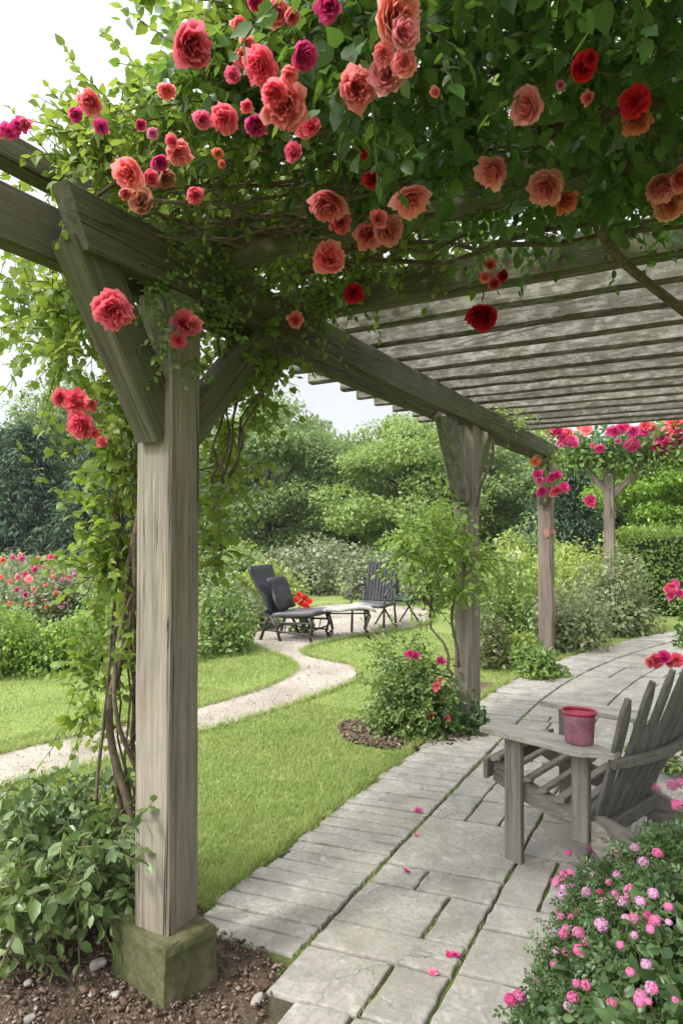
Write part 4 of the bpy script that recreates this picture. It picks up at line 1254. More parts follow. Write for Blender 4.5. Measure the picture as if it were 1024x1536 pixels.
m.build('woody_stem', M['bark'], vine, world=True, smooth=True)
def pix_sprays(rects, K, sz, droop, lmin=.12, lmax=.3, dirb=(0, 0, 0), d_=(2.55, 2.9)):
    out_ = []
    for x0, y0, x1, y1, n in rects:
        S0 = np.array([at(random.uniform(x0, x1), random.uniform(y0, y1), random.uniform(*d_)) for _ in range(n)])
        out_.append((S0, rdir(n) + np.array(dirb), rng.uniform(lmin, lmax, n), K, sz, droop))
    return out_
specs = pix_sprays([(150, 760, 212, 860, 54), (165, 640, 215, 760, 40), (110, 800, 190, 880, 30), (180, 870, 210, 960, 12), (125, 960, 165, 1080, 24), (185, 1000, 212, 1180, 12), (170, 520, 215, 660, 50), (115, 560, 180, 640, 10)], 8, .050, .35, dirb=(-.2, -.1, .1))
specs += pix_sprays([(310, 480, 400, 600, 60), (310, 600, 355, 720, 36), (305, 720, 335, 860, 30), (340, 520, 420, 580, 26), (330, 430, 400, 500, 16)], 8, .055, .35, dirb=(.15, 0, .05), d_=(2.75, 3.3))
specs += pix_sprays([(20, 250, 130, 300, 14), (0, 390, 130, 460, 40), (70, 420, 190, 560, 64), (110, 390, 220, 500, 44), (0, 290, 50, 330, 8), (180, 260, 260, 330, 30)], 9, .058, .3, .16, .42, (-.3, 0, -.15), (2.5, 3.4))
# shoots standing free to the side
S0 = np.array([at(165, 860, 2.6), at(175, 800, 2.6), at(190, 720, 2.6), at(185, 690, 2.55), at(150, 1050, 2.55), at(140, 1010, 2.6), at(140, 500, 2.8), at(120, 470, 2.9)]); E1 = np.array([at(70, 690, 2.6), at(105, 730, 2.6), at(130, 700, 2.6), at(148, 660, 2.5), at(85, 1085, 2.5), at(95, 970, 2.6), at(30, 560, 2.9), at(5, 520, 3.0)])
specs.append((S0, E1 - S0, np.linalg.norm(E1 - S0, axis=1), 14, .062, .05))
Av, Tv = plant_sprays(specs)
leaf_part('foliage', Av, T_LOBE, LM['vine'], vine)
twig_part('twig', Tv, .003, .0012, M['twig'], vine)
for px, py, s, c, d in ((168, 465, 27, 'redpink', 1.93), (277, 485, 19, 'redpink', 2.22), (268, 510, 12, 'redpink', 2.22), (291, 487, 12, 'coral', 2.22), (94, 597, 14, 'redpink', 2.5), (113, 600, 18, 'redpink', 2.5), (136, 608, 10, 'coral', 2.5), (121, 637, 20, 'redpink', 2.5), (142, 650, 8, 'redpink', 2.5), (153, 663, 9, 'coral', 2.5), (205, 1103, 10, 'magenta', 2.75)):
    bloom(vine, at(px, py, d), s * 1.1 * d / 1000., c)

# ------------------------------------------------------------------ low leafy shrub by the near post
def dome_pts(n, c, rx, ry, h, surf=.55, lobes=9, lr=.42):
    """points in a lumpy dome made of several lobes"""
    C_ = rdir(lobes) * rng.uniform(.3, .75, (lobes, 1)); C_[:, 2] = np.abs(C_[:, 2])
    k = rng.integers(0, lobes, n); u = rdir(n) * (surf + (1 - surf) * rng.uniform(size=(n, 1)) ** .5) * lr * rng.uniform(.75, 1.25, lobes)[k][:, None]
    q = C_[k] + u
    q[:, 2] = np.abs(q[:, 2])
    q = q * np.array((rx, ry, h)) + np.asarray(c)
    return q, unit(u * np.array((1 / rx, 1 / ry, 1 / h)) + .01), C_ * np.array((rx, ry, h)) + np.asarray(c)


def shrub(name, label, cat, px, py, d, wpx, hpx, nl, leaf, mat, tm=T_DIA, group=None, flowers=(), depth=None, lobes=9, surf=.5, fl_mesh=SMALL, stems=5, base=None, K=0):
    """a shrub whose foot is seen at pixel px,py from distance d, wpx wide and hpx tall there"""
    b = onz(px, py) if base is None else np.array(base, float)
    if d is None: d = np.dot(b - CAMP, VIEW)
    else: b = at(px, py, d); b[2] = 0.
    rx = wpx * d / 1000. / 2; h = hpx * d / 1000.; ry = depth or rx
    root = empty(name, b, label, cat, group)
    n = nl
    if K:
        q, o, L_ = dome_pts(n // K, b, rx * .8, ry * .8, h * .78, surf, lobes)
        p, dd, nn, s, t = sprays(q, o + UP * .35 + rdir(len(q)) * .5, rng.uniform(.5, 1.1, len(q)) * min(rx, h) * .45, K, leaf, .35)
        leaf_part('foliage', (p, dd, nn, s), tm, LM[mat], root)
        twig_part('twig', [t], .003, .0013, M['twig'], root)
    else:
        q, o, L_ = dome_pts(n, b, rx, ry, h, surf, lobes)
        leaf_part('foliage', (q, o * .6 + rdir(n) * .8 - UP * .1, UP * .5 + o * .7 + rdir(n) * .6, leaf * rng.uniform(.6, 1.2, n)), tm, LM[mat], root, smooth=False)
    if stems:
        for k in range(stems):
            m_ = MB(); e = L_[k % len(L_)]; s0 = b + np.array((random.uniform(-.12, .12) * rx, random.uniform(-.12, .12) * ry, -.02))
            m_.tube(wander(s0, e, 6, .05 * rx, k), list(np.linspace(.022 * h + .004, .006 * h + .001, 6)), 5)
            m_.build('stem', M['bark'], root, world=True, smooth=True)
    for f in flowers:
        fx, fy, s, c = f[:4]; dz = d - ry * .75 if len(f) < 5 else f[4]
        bloom(root, at(fx, fy, dz), s * dz / 1000., c, meshes=fl_mesh)
    return root


ls = empty('leafy_shrub', (-2.25, 1.95, 0), 'low shrub with large pale green drooping leaves left of the mossy footing', 'shrub')
specs = []
for x0, y0, x1, y1, n, d0, d1 in ((20, 1210, 190, 1300, 70, 2.45, 3.0), (60, 1160, 190, 1240, 52, 2.6, 3.1), (0, 1260, 150, 1390, 70, 2.25, 2.8), (110, 1240, 205, 1360, 50, 2.45, 2.7), (0, 1330, 60, 1440, 34, 2.15, 2.5), (0, 1180, 70, 1260, 30, 2.5, 3.0)):
    S0 = np.array([at(random.uniform(x0, x1), random.uniform(y0, y1), random.uniform(d0, d1)) for _ in range(n)])
    specs.append((S0, rdir(n) + np.array((.1, -.2, .15)), rng.uniform(.10, .24, n), 7, .072, .5))
S0 = np.array([at(195, 1230, 2.35), at(185, 1250, 2.4), at(150, 1300, 2.4)]); E1 = np.array([at(240, 1215, 2.2), at(232, 1265, 2.25), at(120, 1340, 2.2)])
specs.append((S0, E1 - S0, np.linalg.norm(E1 - S0, axis=1), 7, .075, .1))
Al, Tl = plant_sprays(specs); leaf_part('foliage', Al, T_OVAL, LM['low_shrub'], ls); twig_part('twig', Tl, .003, .0015, M['twig'], ls)
m = MB()
for k in range(9):
    a = random.uniform(-2.9, -1.95); m.tube(wander((-2.2 + random.uniform(-.12, .12), 1.98, 0), (a, random.uniform(1.7, 2.4), random.uniform(.3, .65)), 7, .04, k), list(np.linspace(.009, .004, 7)), 5)
m.build('stem', M['bark'], ls, world=True)
# ivy leaf at the footing
iv = empty('ivy_sprig', onz(175, 1440, .0), 'single ivy sprig growing against the left face of the mossy footing', 'ivy')
q = np.array([at(160, 1452, 2.44), at(158, 1440, 2.47), at(172, 1432, 2.44)]); leaf_part('foliage', (q, np.array([(.1, -.3, -.8), (-.5, -.2, .4), (.2, -.1, .9)]), -np.tile(VIEW, (3, 1)) + UP * .3, np.array([.065, .05, .04])), T_LOBE, LM['canopy'], iv)

# ------------------------------------------------------------------ plants beside the path
rb = shrub('rose_bush', 'rose bush with a few red-pink blooms at the foot of the second post', 'rose bush', 618, 1098, None, 205, 235, 6400, .05, 'rose_bush', T_OVAL, K=8, surf=.35, lobes=12,
           flowers=[(614, 981, 9, 'hot'), (622, 984, 8, 'hot'), (661, 992, 8, 'hot'), (653, 1030, 8, 'redpink'), (660, 1020, 6, 'redpink'), (647, 1073, 6, 'red'), (671, 1077, 5, 'redpink')], depth=.36)
leaf_part('lower_foliage', [*(lambda q, o: (q, o + rdir(len(q)) * .6 - UP * .4, o * .8 + UP * .4 + rdir(len(q)) * .4, .065 * rng.uniform(.7, 1.2, len(q))))(*dome_pts(420, onz(655, 1098), .27, .25, .62, .7)[:2])], T_OVAL, LM['canopy'], rb)
cv = empty('climbing_shrub', (-1.78, 5.1, 0), 'thin leafy climber with bare twigs clinging to the second post', 'climber')
specs = pix_sprays([(590, 790, 690, 850, 66), (640, 765, 700, 830, 40), (590, 800, 660, 870, 30), (660, 840, 735, 890, 18), (640, 870, 690, 920, 18), (705, 800, 745, 870, 14), (640, 740, 690, 780, 10)], 9, .072, .3, .12, .32, (0, -.1, .1), (4.75, 5.5))
Ac, Tc = plant_sprays(specs); leaf_part('foliage', Ac, T_OVAL, LM['climber'], cv); twig_part('twig', Tc, .004, .002, M['twig'], cv)
m = MB()
for k, (a, b) in enumerate((((690, 1000), (690, 760)), ((680, 1000), (640, 830)), ((650, 900), (598, 872)), ((640, 910), (620, 800)))):
    m.tube(wander(at(*a, 5.0), at(*b, 5.1), 10, .05, 300 + k), list(np.linspace(.013, .005, 10)), 5)
m.tube(smooth_line([at(715, 760, 5.3), at(722, 720, 5.35), at(740, 690, 5.4), at(738, 660, 5.45)]), .012, 5)
m.build('woody_stem', M['bark'], cv, world=True, smooth=True)
fg = shrub('low_plant', 'small ground hugging plant round the base of the second post', 'plant', 708, 1100, None, 62, 70, 520, .04, 'bed', T_OVAL, lobes=6, depth=.14, stems=0)
gp = shrub('leafy_plant', 'low bright leafy plant in front of the third post', 'plant', 800, 1016, None, 92, 52, 1300, .075, 'rose_bush', T_OVAL, lobes=8, depth=.33, stems=3)
shrub('leafy_plant', 'pale-leaved clump beside the thicket at the third post', 'plant', 776, 995, None, 56, 48, 420, .10, 'yellow', T_OVAL, lobes=6, depth=.2, stems=2)
tk = shrub('bramble_thicket', 'brown twiggy thicket between the second and third posts', 'thicket', 737, 1000, None, 80, 105, 1500, .06, 'thicket', T_DIA, lobes=9, depth=.4, stems=26)

# garland on the far arbour
ga = empty('rose_garland', (-.6, 12.1, 2.6), 'band of pink climbing roses along the beam of the far arbour', 'climbing rose')
n = 4200
q = np.stack([rng.uniform(-2.2, 3.4, n), 12.1 + rng.normal(size=n) * .22, 2.98 + rng.normal(size=n) * .17], 1)
leaf_part('foliage', (q, rdir(n) - UP * .3, UP * .4 + rdir(n) * .7 - VIEW * .5, .11 * rng.uniform(.6, 1.2, n)), T_OVAL, LM['canopy'], ga)
n = 1900
q = np.stack([rng.uniform(-2.2, 3.4, n), 12.0 + rng.normal(size=n) * .15, 2.74 + rng.normal(size=n) * .13], 1)
leaf_part('hanging_foliage', (q, rdir(n) - UP * .5, rdir(n) - VIEW * .5, .10 * rng.uniform(.6, 1.2, n)), T_OVAL, LM['rose_bush'], ga)
for px, py, s, c in ((835, 647, 9, 'hot'), (843, 658, 9, 'hot'), (860, 661, 7, 'pink'), (850, 648, 8, 'coral'), (879, 643, 9, 'coral'), (898, 672, 7, 'hot'), (918, 645, 9, 'hot'), (930, 643, 8, 'hot'), (948, 648, 8, 'hot'), (965, 638, 9, 'coral'), (976, 640, 7, 'coral'), (948, 668, 10, 'hot'), (966, 648, 6, 'hot'), (990, 656, 7, 'hot'), (984, 670, 9, 'hot'), (994, 668, 8, 'hot'), (1000, 650, 9, 'coral'), (1012, 635, 12, 'coral'), (1016, 650, 11, 'hot'), (1020, 664, 11, 'hot'), (1008, 645, 9, 'redpink'), (827, 650, 7, 'hot'), (815, 643, 7, 'magenta'), (1022, 678, 8, 'coral'), (1005, 632, 9, 'coral')):
    bloom(ga, at(px, py, 10.75), s * 1.35 * 10.75 / 1000., c, meshes=SMALL)
for k in range(26): bloom(ga, at(random.uniform(820, 1030), random.uniform(636, 690), random.uniform(10.7, 11.0)), random.uniform(.05, .085), random.choice(['hot', 'coral', 'pink', 'redpink']), meshes=SMALL)
for px in (1050, 1085, 1130, 1170): bloom(ga, at(px, 655 + random.uniform(-15, 15), 11.3), .11, 'hot', meshes=SMALL)
# roses round the head of the third post
pr = empty('climbing_rose', (-1.75, 8.3, 0), 'small climbing rose with pink clusters round the head of the third post', 'climbing rose')
specs = pix_sprays([(790, 640, 835, 690, 34), (800, 680, 850, 730, 30), (720, 605, 760, 625, 40), (750, 620, 800, 645, 30), (770, 635, 815, 660, 20)], 7, .07, .35, .12, .3, (0, -.2, 0), (7.7, 8.4))
specs += pix_sprays([(712, 605, 760, 628, 26), (745, 615, 790, 640, 22)], 7, .05, .5, .1, .2, (0, -.2, .1), (5.6, 6.6))
Ap, Tp = plant_sprays(specs); leaf_part('foliage', Ap, T_OVAL, LM['climber'], pr); twig_part('twig', Tp, .004, .002, M['twig'], pr)
m = MB(); m.tube(wander((-1.62, 8.36, 0), (-1.66, 8.3, 2.4), 12, .03, 5), .012, 5); m.build('woody_stem', M['bark'], pr, world=True)
for px, py, s, c in ((802, 692, 7, 'orange'), (806, 712, 7, 'hot'), (808, 721, 6, 'pink'), (811, 737, 8, 'hot'), (826, 716, 8, 'hot'), (835, 735, 7, 'hot'), (845, 730, 7, 'hot'), (829, 738, 7, 'coral'), (835, 712, 6, 'hot'), (782, 634, 5, 'coral'), (790, 638, 5, 'pink')):
    bloom(pr, at(px, py, 7.55), s * 1.35 * 7.55 / 1000., c, meshes=SMALL)
m_ = bloom(ga, at(884, 752, 11.2), .12, 'hot', meshes=SMALL)

# ------------------------------------------------------------------ flower bed in the foreground
def bed_h(x, y):
    t = np.clip((x + .56) / .55, 0, 1); t = t * t * (3 - 2 * t)
    u = np.clip((3.12 - y) / .25, 0, 1)
    return (.08 + .46 * t) * (.45 + .55 * u)


def on_bed(px, py):
    r = ray(px, py)
    t = 1.2
    while t < 4.5:
        p = r * t + CAMP
        if p[2] < max(.06, float(bed_h(p[0], p[1]))): return p
        t += .01
    return onz(px, py, .05)


FL = [(435, 430, 6, 'magenta'), (525, 425, 6, 'magenta'), (490, 490, 7, 'hot'), (552, 490, 7, 'pink'), (603, 495, 7, 'pink'), (650, 535, 7, 'hot'), (625, 310, 9, 'pink'), (615, 345, 8, 'lilac'), (715, 305, 7, 'lilac'), (715, 165, 8, 'pink'), (770, 135, 9, 'pink'), (760, 180, 9, 'hot'), (812, 165, 8, 'pink'), (862, 140, 8, 'pink'), (960, 120, 8, 'pink'), (1012, 110, 8, 'pink'), (990, 255, 9, 'hot'), (875, 545, 8, 'hot'), (640, 670, 7, 'lilac'), (325, 660, 9, 'pink'), (370, 645, 8, 'pink'), (285, 700, 8, 'pink'), (380, 735, 8, 'lilac'), (465, 765, 8, 'lilac'), (540, 765, 5, 'magenta'), (628, 785, 7, 'pink'), (565, 835, 8, 'lilac'), (730, 780, 13, 'hot'), (778, 835, 8, 'lilac'), (850, 790, 8, 'lilac'), (305, 875, 7, 'pink'), (375, 915, 6, 'hot'), (405, 880, 6, 'magenta'), (692, 935, 7, 'lilac'), (740, 935, 8, 'pink'), (818, 920, 7, 'magenta'), (840, 970, 6, 'magenta'), (550, 968, 11, 'lilac'), (330, 1015, 8, 'hot'), (345, 985, 7, 'pink'), (415, 1005, 9, 'pink'), (425, 1120, 11, 'hot'), (660, 1095, 6, 'pink'), (278, 1195, 7, 'pink'), (285, 1110, 5, 'lilac'), (170, 1300, 5, 'pink'), (808, 1220, 8, 'lilac'), (405, 1315, 7, 'pink'), (460, 1330, 8, 'hot'), (380, 1400, 9, 'hot'), (840, 1368, 10, 'lilac'), (778, 1410, 9, 'pink'), (70, 1385, 10, 'hot'), (20, 1405, 9, 'magenta'), (350, 1450, 6, 'lilac')]
FL += [(random.uniform(280, 980), random.uniform(150, 1450), random.uniform(5, 9), random.choice(['pink', 'lilac', 'lilac', 'pink', 'hot'])) for _ in range(24)]
FLP = [(on_bed(760 + a / 3.88, 1160 + b / 3.88), s, c) for a, b, s, c in FL]
BP = [((-.34, 2.94), 'flowering plant spilling over a paving edge under the grey chair', .20), ((-.36, 2.62), 'flowering plant with pale lilac heads at the middle of the paving edge', .20), ((-.34, 2.22), 'flowering plant leaning over the large slab, mixed pink heads', .22), ((-.35, 1.88), 'flowering plant with hot pink heads at the bottom of the path edge', .20),
      ((-.12, 2.80), 'flowering plant with a long pink cluster just behind the grey chair back', .24), ((-.10, 2.42), 'bushy plant with the biggest hot pink head in the bed', .24), ((-.10, 2.02), 'dark leafy plant with pale pink heads nearest the bottom corner', .26), ((.25, 2.65), 'dark leafy flowering plant at the far right of the bed', .28), ((.25, 2.2), 'tall dark flowering plant at the right margin of the bed', .28), ((-.15, 1.65), 'dark large-leaved plant in the bottom right corner', .26), ((.25, 1.75), 'dark plant behind the bottom right corner of the bed', .28)]
BR = []
for k, ((x, y), lab, r_) in enumerate(BP):
    root = empty('flowering_plant', (x, y, .04), lab, 'flowering plant', 'pink flowering plants in the foreground bed'); BR.append(root)
    n = 210
    q = np.stack([x + rng.normal(size=n) * r_ * .62, y + rng.normal(size=n) * r_ * .62, np.zeros(n)], 1)
    q[:, 0] = np.where(q[:, 0] < -.45, -.45 + np.abs(q[:, 0] + .45) * .4, q[:, 0])
    hh = bed_h(q[:, 0], q[:, 1]); q[:, 2] = .05 + (hh - .05) * rng.uniform(.25, .95, n)
    ctr = np.array((x, y, .1))
    edge = x < -.3
    p, d, nn, s, t = sprays(q, unit(q - ctr) * .7 + UP * .45 + rdir(n) * .5, rng.uniform(.06, .13, n), 6, .055 if edge else .06, .4)
    leaf_part('foliage', (p, d, nn, s), T_SPRIG if edge or k in (4, 5) else T_OVAL, LM['bed'], root)
    tw = [t]
    mine = [f for f in FLP if min(range(len(BP)), key=lambda j: (f[0][0] - BP[j][0][0]) ** 2 + (f[0][1] - BP[j][0][1]) ** 2) == k]
    if mine:
        e = np.array([f[0] for f in mine]); s0 = ctr + (e - ctr) * np.array((.35, .35, .1)); tt = np.linspace(0, 1, 5)[None, :, None]
        tw.append(s0[:, None] + (e - s0)[:, None] * tt + UP * (.03 * np.sin(tt * 3.1)))
    twig_part('stem', tw, .0022, .0012, M['twig'], root)
    for p_, s_, c_ in mine:
        c_ = {'hot': 'rosepink', 'magenta': 'hot'}.get(c_, c_)
        d_ = np.dot(p_ - CAMP, VIEW)
        o = bloom(root, p_ + UP * .045, s_ * 1.05 * d_ / 1000., c_, meshes=HEADS, face=UP + unit(CAMP - p_) * .5, jitter=.35, name='flower_head', stretch=random.uniform(.7, 1.0))

# rose behind the chair and at the right margin
shrub('rose_bush', 'rose with crimson blooms showing just above the chair back', 'rose bush', 990, 1080, 4.3, 110, 100, 420, .06, 'rose_bush', T_OVAL, K=6, depth=.25, lobes=6, flowers=[(983, 991, 12, 'redpink', 4.1), (995, 986, 11, 'hot', 4.08), (1014, 990, 11, 'redpink', 4.1), (974, 994, 8, 'coral', 4.1), (1004, 994, 8, 'coral', 4.1)], fl_mesh=ROSES, stems=4)
shrub('rose_bush', 'tall dark rose bush with magenta blooms at the right margin by the hedge', 'rose bush', 1050, 985, 8.6, 110, 150, 1500, .08, 'canopy', T_OVAL, depth=.5, lobes=8, flowers=[(1006, 880, 10, 'magenta', 8.3), (1012, 876, 8, 'hot', 8.3), (1005, 893, 9, 'hot', 8.3), (1000, 885, 7, 'magenta', 8.3), (1020, 890, 8, 'hot', 8.3)])
# ------------------------------------------------------------------ shrubs of the garden beyond
NL = 1.0
def sh(name, label, px, py, d, w_, h_, n, leaf, mat, **k):
    return shrub(name, label, k.pop('cat', 'shrub'), px, py, d, w_, h_, int(n * NL), leaf, mat, **k)
# right of the posts
sh('garden_shrub', 'pale green mounded shrub filling the border between third post and arbour post', 850, 972, 8.9, 130, 105, 4200, .075, 'pale', lobes=14, depth=.8)
sh('garden_shrub', 'white-green mounded shrub at the foot of the arbour post', 912, 965, 10.2, 150, 120, 4600, .08, 'pale', lobes=14, depth=.8)
sh('garden_shrub', 'small grey-leaved shrub at the path bend under the hedge', 915, 968, 10.0, 70, 60, 1100, .07, 'grey', lobes=7, depth=.4)
sh('garden_shrub', 'feathery green shrub behind the twiggy thicket', 760, 975, 9.3, 130, 120, 3600, .07, 'rose_bush', lobes=12, depth=.7)
sh('garden_shrub', 'yellow-green loose shrub between second and third posts', 750, 950, 11.5, 170, 130, 4200, .09, 'yellow', lobes=12, depth=1.)
sh('garden_shrub', 'yellow-green shrub with red tinged tips behind the third post', 870, 930, 12.5, 180, 120, 4200, .09, 'yellow', lobes=12, depth=1.1)
sh('garden_shrub', 'round white-flowering shrub whose pale head shows beside the third post', 772, 930, 13.0, 90, 100, 1800, .09, 'yellow', lobes=8, depth=.7, flowers=[(768, 833, 7, 'white', 12.6), (776, 831, 7, 'white', 12.6), (783, 835, 6, 'white', 12.6), (772, 839, 6, 'white', 12.6)], fl_mesh=HEADS)
sh('garden_shrub', 'bright pointed-leaved shrub in front of the dark evergreen', 840, 905, 15, 150, 100, 3000, .11, 'yellow', lobes=10, depth=1.2)
sh('garden_shrub', 'tall leafy bush behind the second post', 790, 900, 17, 120, 125, 3200, .12, 'tree_a', lobes=10, depth=1.1)
sh('garden_shrub', 'shrub below the arbour brace with lime tips', 935, 925, 14.5, 120, 100, 2600, .1, 'yellow', lobes=9, depth=1.)
# behind the lounge seats
for k, (px, py, d, w_, h_, mat, lab) in enumerate([
    (395, 905, 14.5, 130, 72, 'yellow', 'low lime green shrub behind the cushioned chair'), (470, 900, 16, 170, 90, 'grey', 'broad grey-green shrub behind the low table'), (570, 905, 15, 150, 105, 'grey', 'grey-green mounded shrub behind the slatted chair'),
    (640, 910, 13.5, 140, 105, 'pale', 'pale loose shrub behind the folding chair'), (420, 885, 19, 140, 60, 'grey', 'far grey-green mound left of centre under the trees'), (520, 885, 20, 170, 76, 'grey', 'far grey-green mound under the two broad trees'), (620, 885, 18, 160, 86, 'tree_a', 'far green mound beside the second post'),
    (360, 890, 17, 110, 70, 'tree_a', 'dark green bush right of the near post, far side of lawn'), (345, 870, 22, 120, 50, 'yellow', 'lime bush at the far edge of lawn beyond the near post'), (690, 905, 15.5, 120, 100, 'yellow', 'lime shrub seen behind the climber on the second post')]):
    sh('garden_shrub', lab, px, py, d, w_, h_, 3000, .10 if d < 16 else .125, mat, lobes=11, depth=1.1)
sh('garden_shrub', 'bright green shrub at the edge of lawn just right of the near post', 322, 978, 8.4, 130, 112, 3800, .065, 'rose_bush', lobes=12, depth=.6)
sh('garden_shrub', 'low soft shrub beside the gravel behind the near lawn', 385, 945, 10.5, 90, 60, 1800, .07, 'pale', lobes=8, depth=.5)
rf = sh('potted_geranium', 'clump of scarlet flowers behind the cushioned chair', 455, 940, 9.9, 44, 44, 500, .06, 'rose_bush', cat='flowers', lobes=6, depth=.18, flowers=[(448, 893, 6, 'scarlet', 9.7), (457, 897, 6, 'scarlet', 9.7), (464, 903, 6, 'scarlet', 9.7), (452, 904, 6, 'scarlet', 9.7), (459, 909, 6, 'scarlet', 9.7), (444, 900, 5, 'scarlet', 9.7), (462, 914, 5, 'scarlet', 9.7), (454, 915, 5, 'scarlet', 9.7)], stems=2)
# left flower border
for k, (px, py, d, w_, h_, mat, lab, fl) in enumerate([
    (20, 1013, 7.4, 150, 135, 'rose_bush', 'leafy shrub at the front of the flower border, by the frame edge', []),
    (105, 1003, 7.6, 140, 120, 'rose_bush', 'leafy shrub at the front of the flower border, nearest the vine', []),
    (175, 985, 8.0, 110, 110, 'rose_bush', 'green shrub of the border half behind the vine stems', []),
    (-70, 1015, 7.0, 160, 150, 'rose_bush', 'shrub of the flower border running out of frame', []),
    (40, 975, 8.8, 190, 130, 'pale', 'tall border plant full of coral and orange flowers', [(28, 866, 8, 'coral'), (15, 872, 6, 'orange'), (44, 868, 9, 'coral'), (38, 892, 6, 'hot'), (15, 905, 5, 'orange'), (42, 905, 6, 'orange'), (52, 882, 6, 'coral'), (70, 910, 6, 'orange'), (26, 884, 6, 'hot'), (2, 866, 6, 'orange'), (5, 840, 7, 'orange'), (33, 838, 7, 'redpink'), (15, 918, 5, 'coral'), (84, 889, 5, 'orange')]),
    (110, 965, 9.2, 170, 130, 'pale', 'tall border plant topped by magenta flower heads', [(62, 838, 8, 'magenta'), (77, 836, 9, 'magenta'), (71, 846, 7, 'magenta'), (98, 842, 8, 'hot'), (38, 860, 6, 'hot'), (80, 865, 6, 'coral'), (52, 854, 7, 'hot'), (104, 866, 5, 'orange'), (20, 836, 6, 'redpink'), (30, 833, 6, 'coral')]),
    (-60, 970, 8.5, 170, 140, 'pale', 'flowering border plant out past the frame edge', [(-30, 860, 8, 'coral'), (-50, 870, 7, 'hot')]),
    (60, 930, 11.5, 220, 105, 'grey', 'grey-green plant along the back of the flower border', []), (180, 930, 11, 150, 95, 'yellow', 'lime green bush at the back of border beyond the vine', [])]):
    if 'flower' in lab and 'front' not in lab and d < 10:
        fl = fl + [(px + random.uniform(-.4, .4) * w_, py - h_ * random.uniform(.45, .98), random.uniform(2., 4.), random.choice(['hot', 'pink', 'pink', 'orange', 'lilac', 'rosepink'])) for _ in range(30)]
    sh('border_plant', lab, px, py, d, w_, h_, 5200, .058 if d < 9 else .075, {'rose_bush': 'climber'}.get(mat, mat), cat='border plant', lobes=13, depth=.7, flowers=[(a, b, s * .8, {'redpink': 'rosepink', 'coral': 'salmon'}.get(c, c), d - .45) for a, b, s, c in fl], surf=.4)

# clipped hedge
def hedge(name, label, x0, x1, y0, y1, h, n, leaf):
    root = empty(name, ((x0 + x1) / 2, (y0 + y1) / 2, 0), label, 'hedge')
    f = rng.integers(0, 4, n); u = rng.uniform(size=n); v = rng.uniform(size=n)
    q = np.where((f == 0)[:, None], np.stack([x0 + (x1 - x0) * u, y0 + 0 * u, h * v], 1), np.where((f == 1)[:, None], np.stack([x0 + 0 * u, y0 + (y1 - y0) * u, h * v], 1), np.stack([x0 + (x1 - x0) * u, y0 + (y1 - y0) * v, h + 0 * u], 1)))
    q = np.where((f == 3)[:, None], np.stack([x0 + (x1 - x0) * u, y0 + .15 * v, h * rng.uniform(size=n)], 1), q)
    o = np.where((f % 4 == 1)[:, None], (-1, 0, .2), np.where((f == 2)[:, None], (0, 0, 1), (0, -1, .2)))
    q = q + rng.normal(size=(n, 3)) * .05 + o * (.05 * np.sin(q[:, 0:1] * 5) * np.sin(q[:, 2:3] * 6 + q[:, 1:2] * 4))
    leaf_part('foliage', (q, o * .5 + rdir(n), o + rdir(n) * .6, leaf * rng.uniform(.6, 1.2, n)), T_DIA, LM['hedge'], root, smooth=False)
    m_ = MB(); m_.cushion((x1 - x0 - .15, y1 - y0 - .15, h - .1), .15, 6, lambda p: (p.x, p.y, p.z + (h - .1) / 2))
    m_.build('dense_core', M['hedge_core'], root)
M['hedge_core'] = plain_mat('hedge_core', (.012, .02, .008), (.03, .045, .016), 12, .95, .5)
hp = at(932, 800, 12.2)
hedge('clipped_hedge', 'clipped dark green box hedge beside the arbour', hp[0], hp[0] + 7, hp[1], hp[1] + 1.4, 1.52, 15000, .075)

# ------------------------------------------------------------------ trees
def tree(name, label, px, py, d, wpx, top, nl, leaf, mat, cat='tree', low=.12, group=None, clumps=60, flat=.55, tm=T_DIA, depth=None, gap=.0):
    b = at(px, py, d); b[2] = 0.
    rx = wpx * d / 2000.; H_ = EYE + (790 - top) * d / 1000.; ry = depth or rx
    root = empty(name, b, label, cat, group)
    # clumps of foliage held on limbs
    u = rdir(clumps) * rng.uniform(.45, .93, (clumps, 1)) ** .8
    C_ = np.stack([u[:, 0] * rx, u[:, 1] * ry, H_ * (low + (1 - low) * .5) + u[:, 2] * H_ * (1 - low) * .5], 1)
    sz = rng.uniform(.17, .34, clumps) * min(rx, H_ * .6)
    wgt = sz ** 2; k = rng.choice(clumps, nl, p=wgt / wgt.sum())
    e = rdir(nl); rr = rng.uniform(.35, 1.05, (nl, 1)) ** .6
    q = C_[k] + e * rr * sz[k][:, None] * np.array((1.15, 1.15, flat)) + rng.normal(size=(nl, 3)) * .05
    q[:, 2] = np.maximum(q[:, 2], .1)
    leaf_part('crown', (q + b, e * .5 + rdir(nl) * .8 - UP * .25, UP * .8 + e * .6 + rdir(nl) * .5, leaf * rng.uniform(.6, 1.25, nl)), tm, LM[mat], root, smooth=False)
    m_ = MB(); th = H_ * .55; r0 = .022 * H_ + .04
    m_.tube(wander((0, 0, -.1), (0, 0, th * 1.4), 8, .06 * r0 * 4, 1), list(np.linspace(r0, r0 * .25, 8)), 8)
    for j in np.argsort(-sz)[:min(26, clumps)]:
        z0 = min(C_[j][2] * random.uniform(.45, .8), th * 1.3)
        m_.tube(wander((0, 0, z0), C_[j], 6, .06 * rx, int(j)), list(np.linspace(r0 * .32, r0 * .06, 6)), 5)
    m_.build('trunk', M['trunk'], root, smooth=True)
    return root


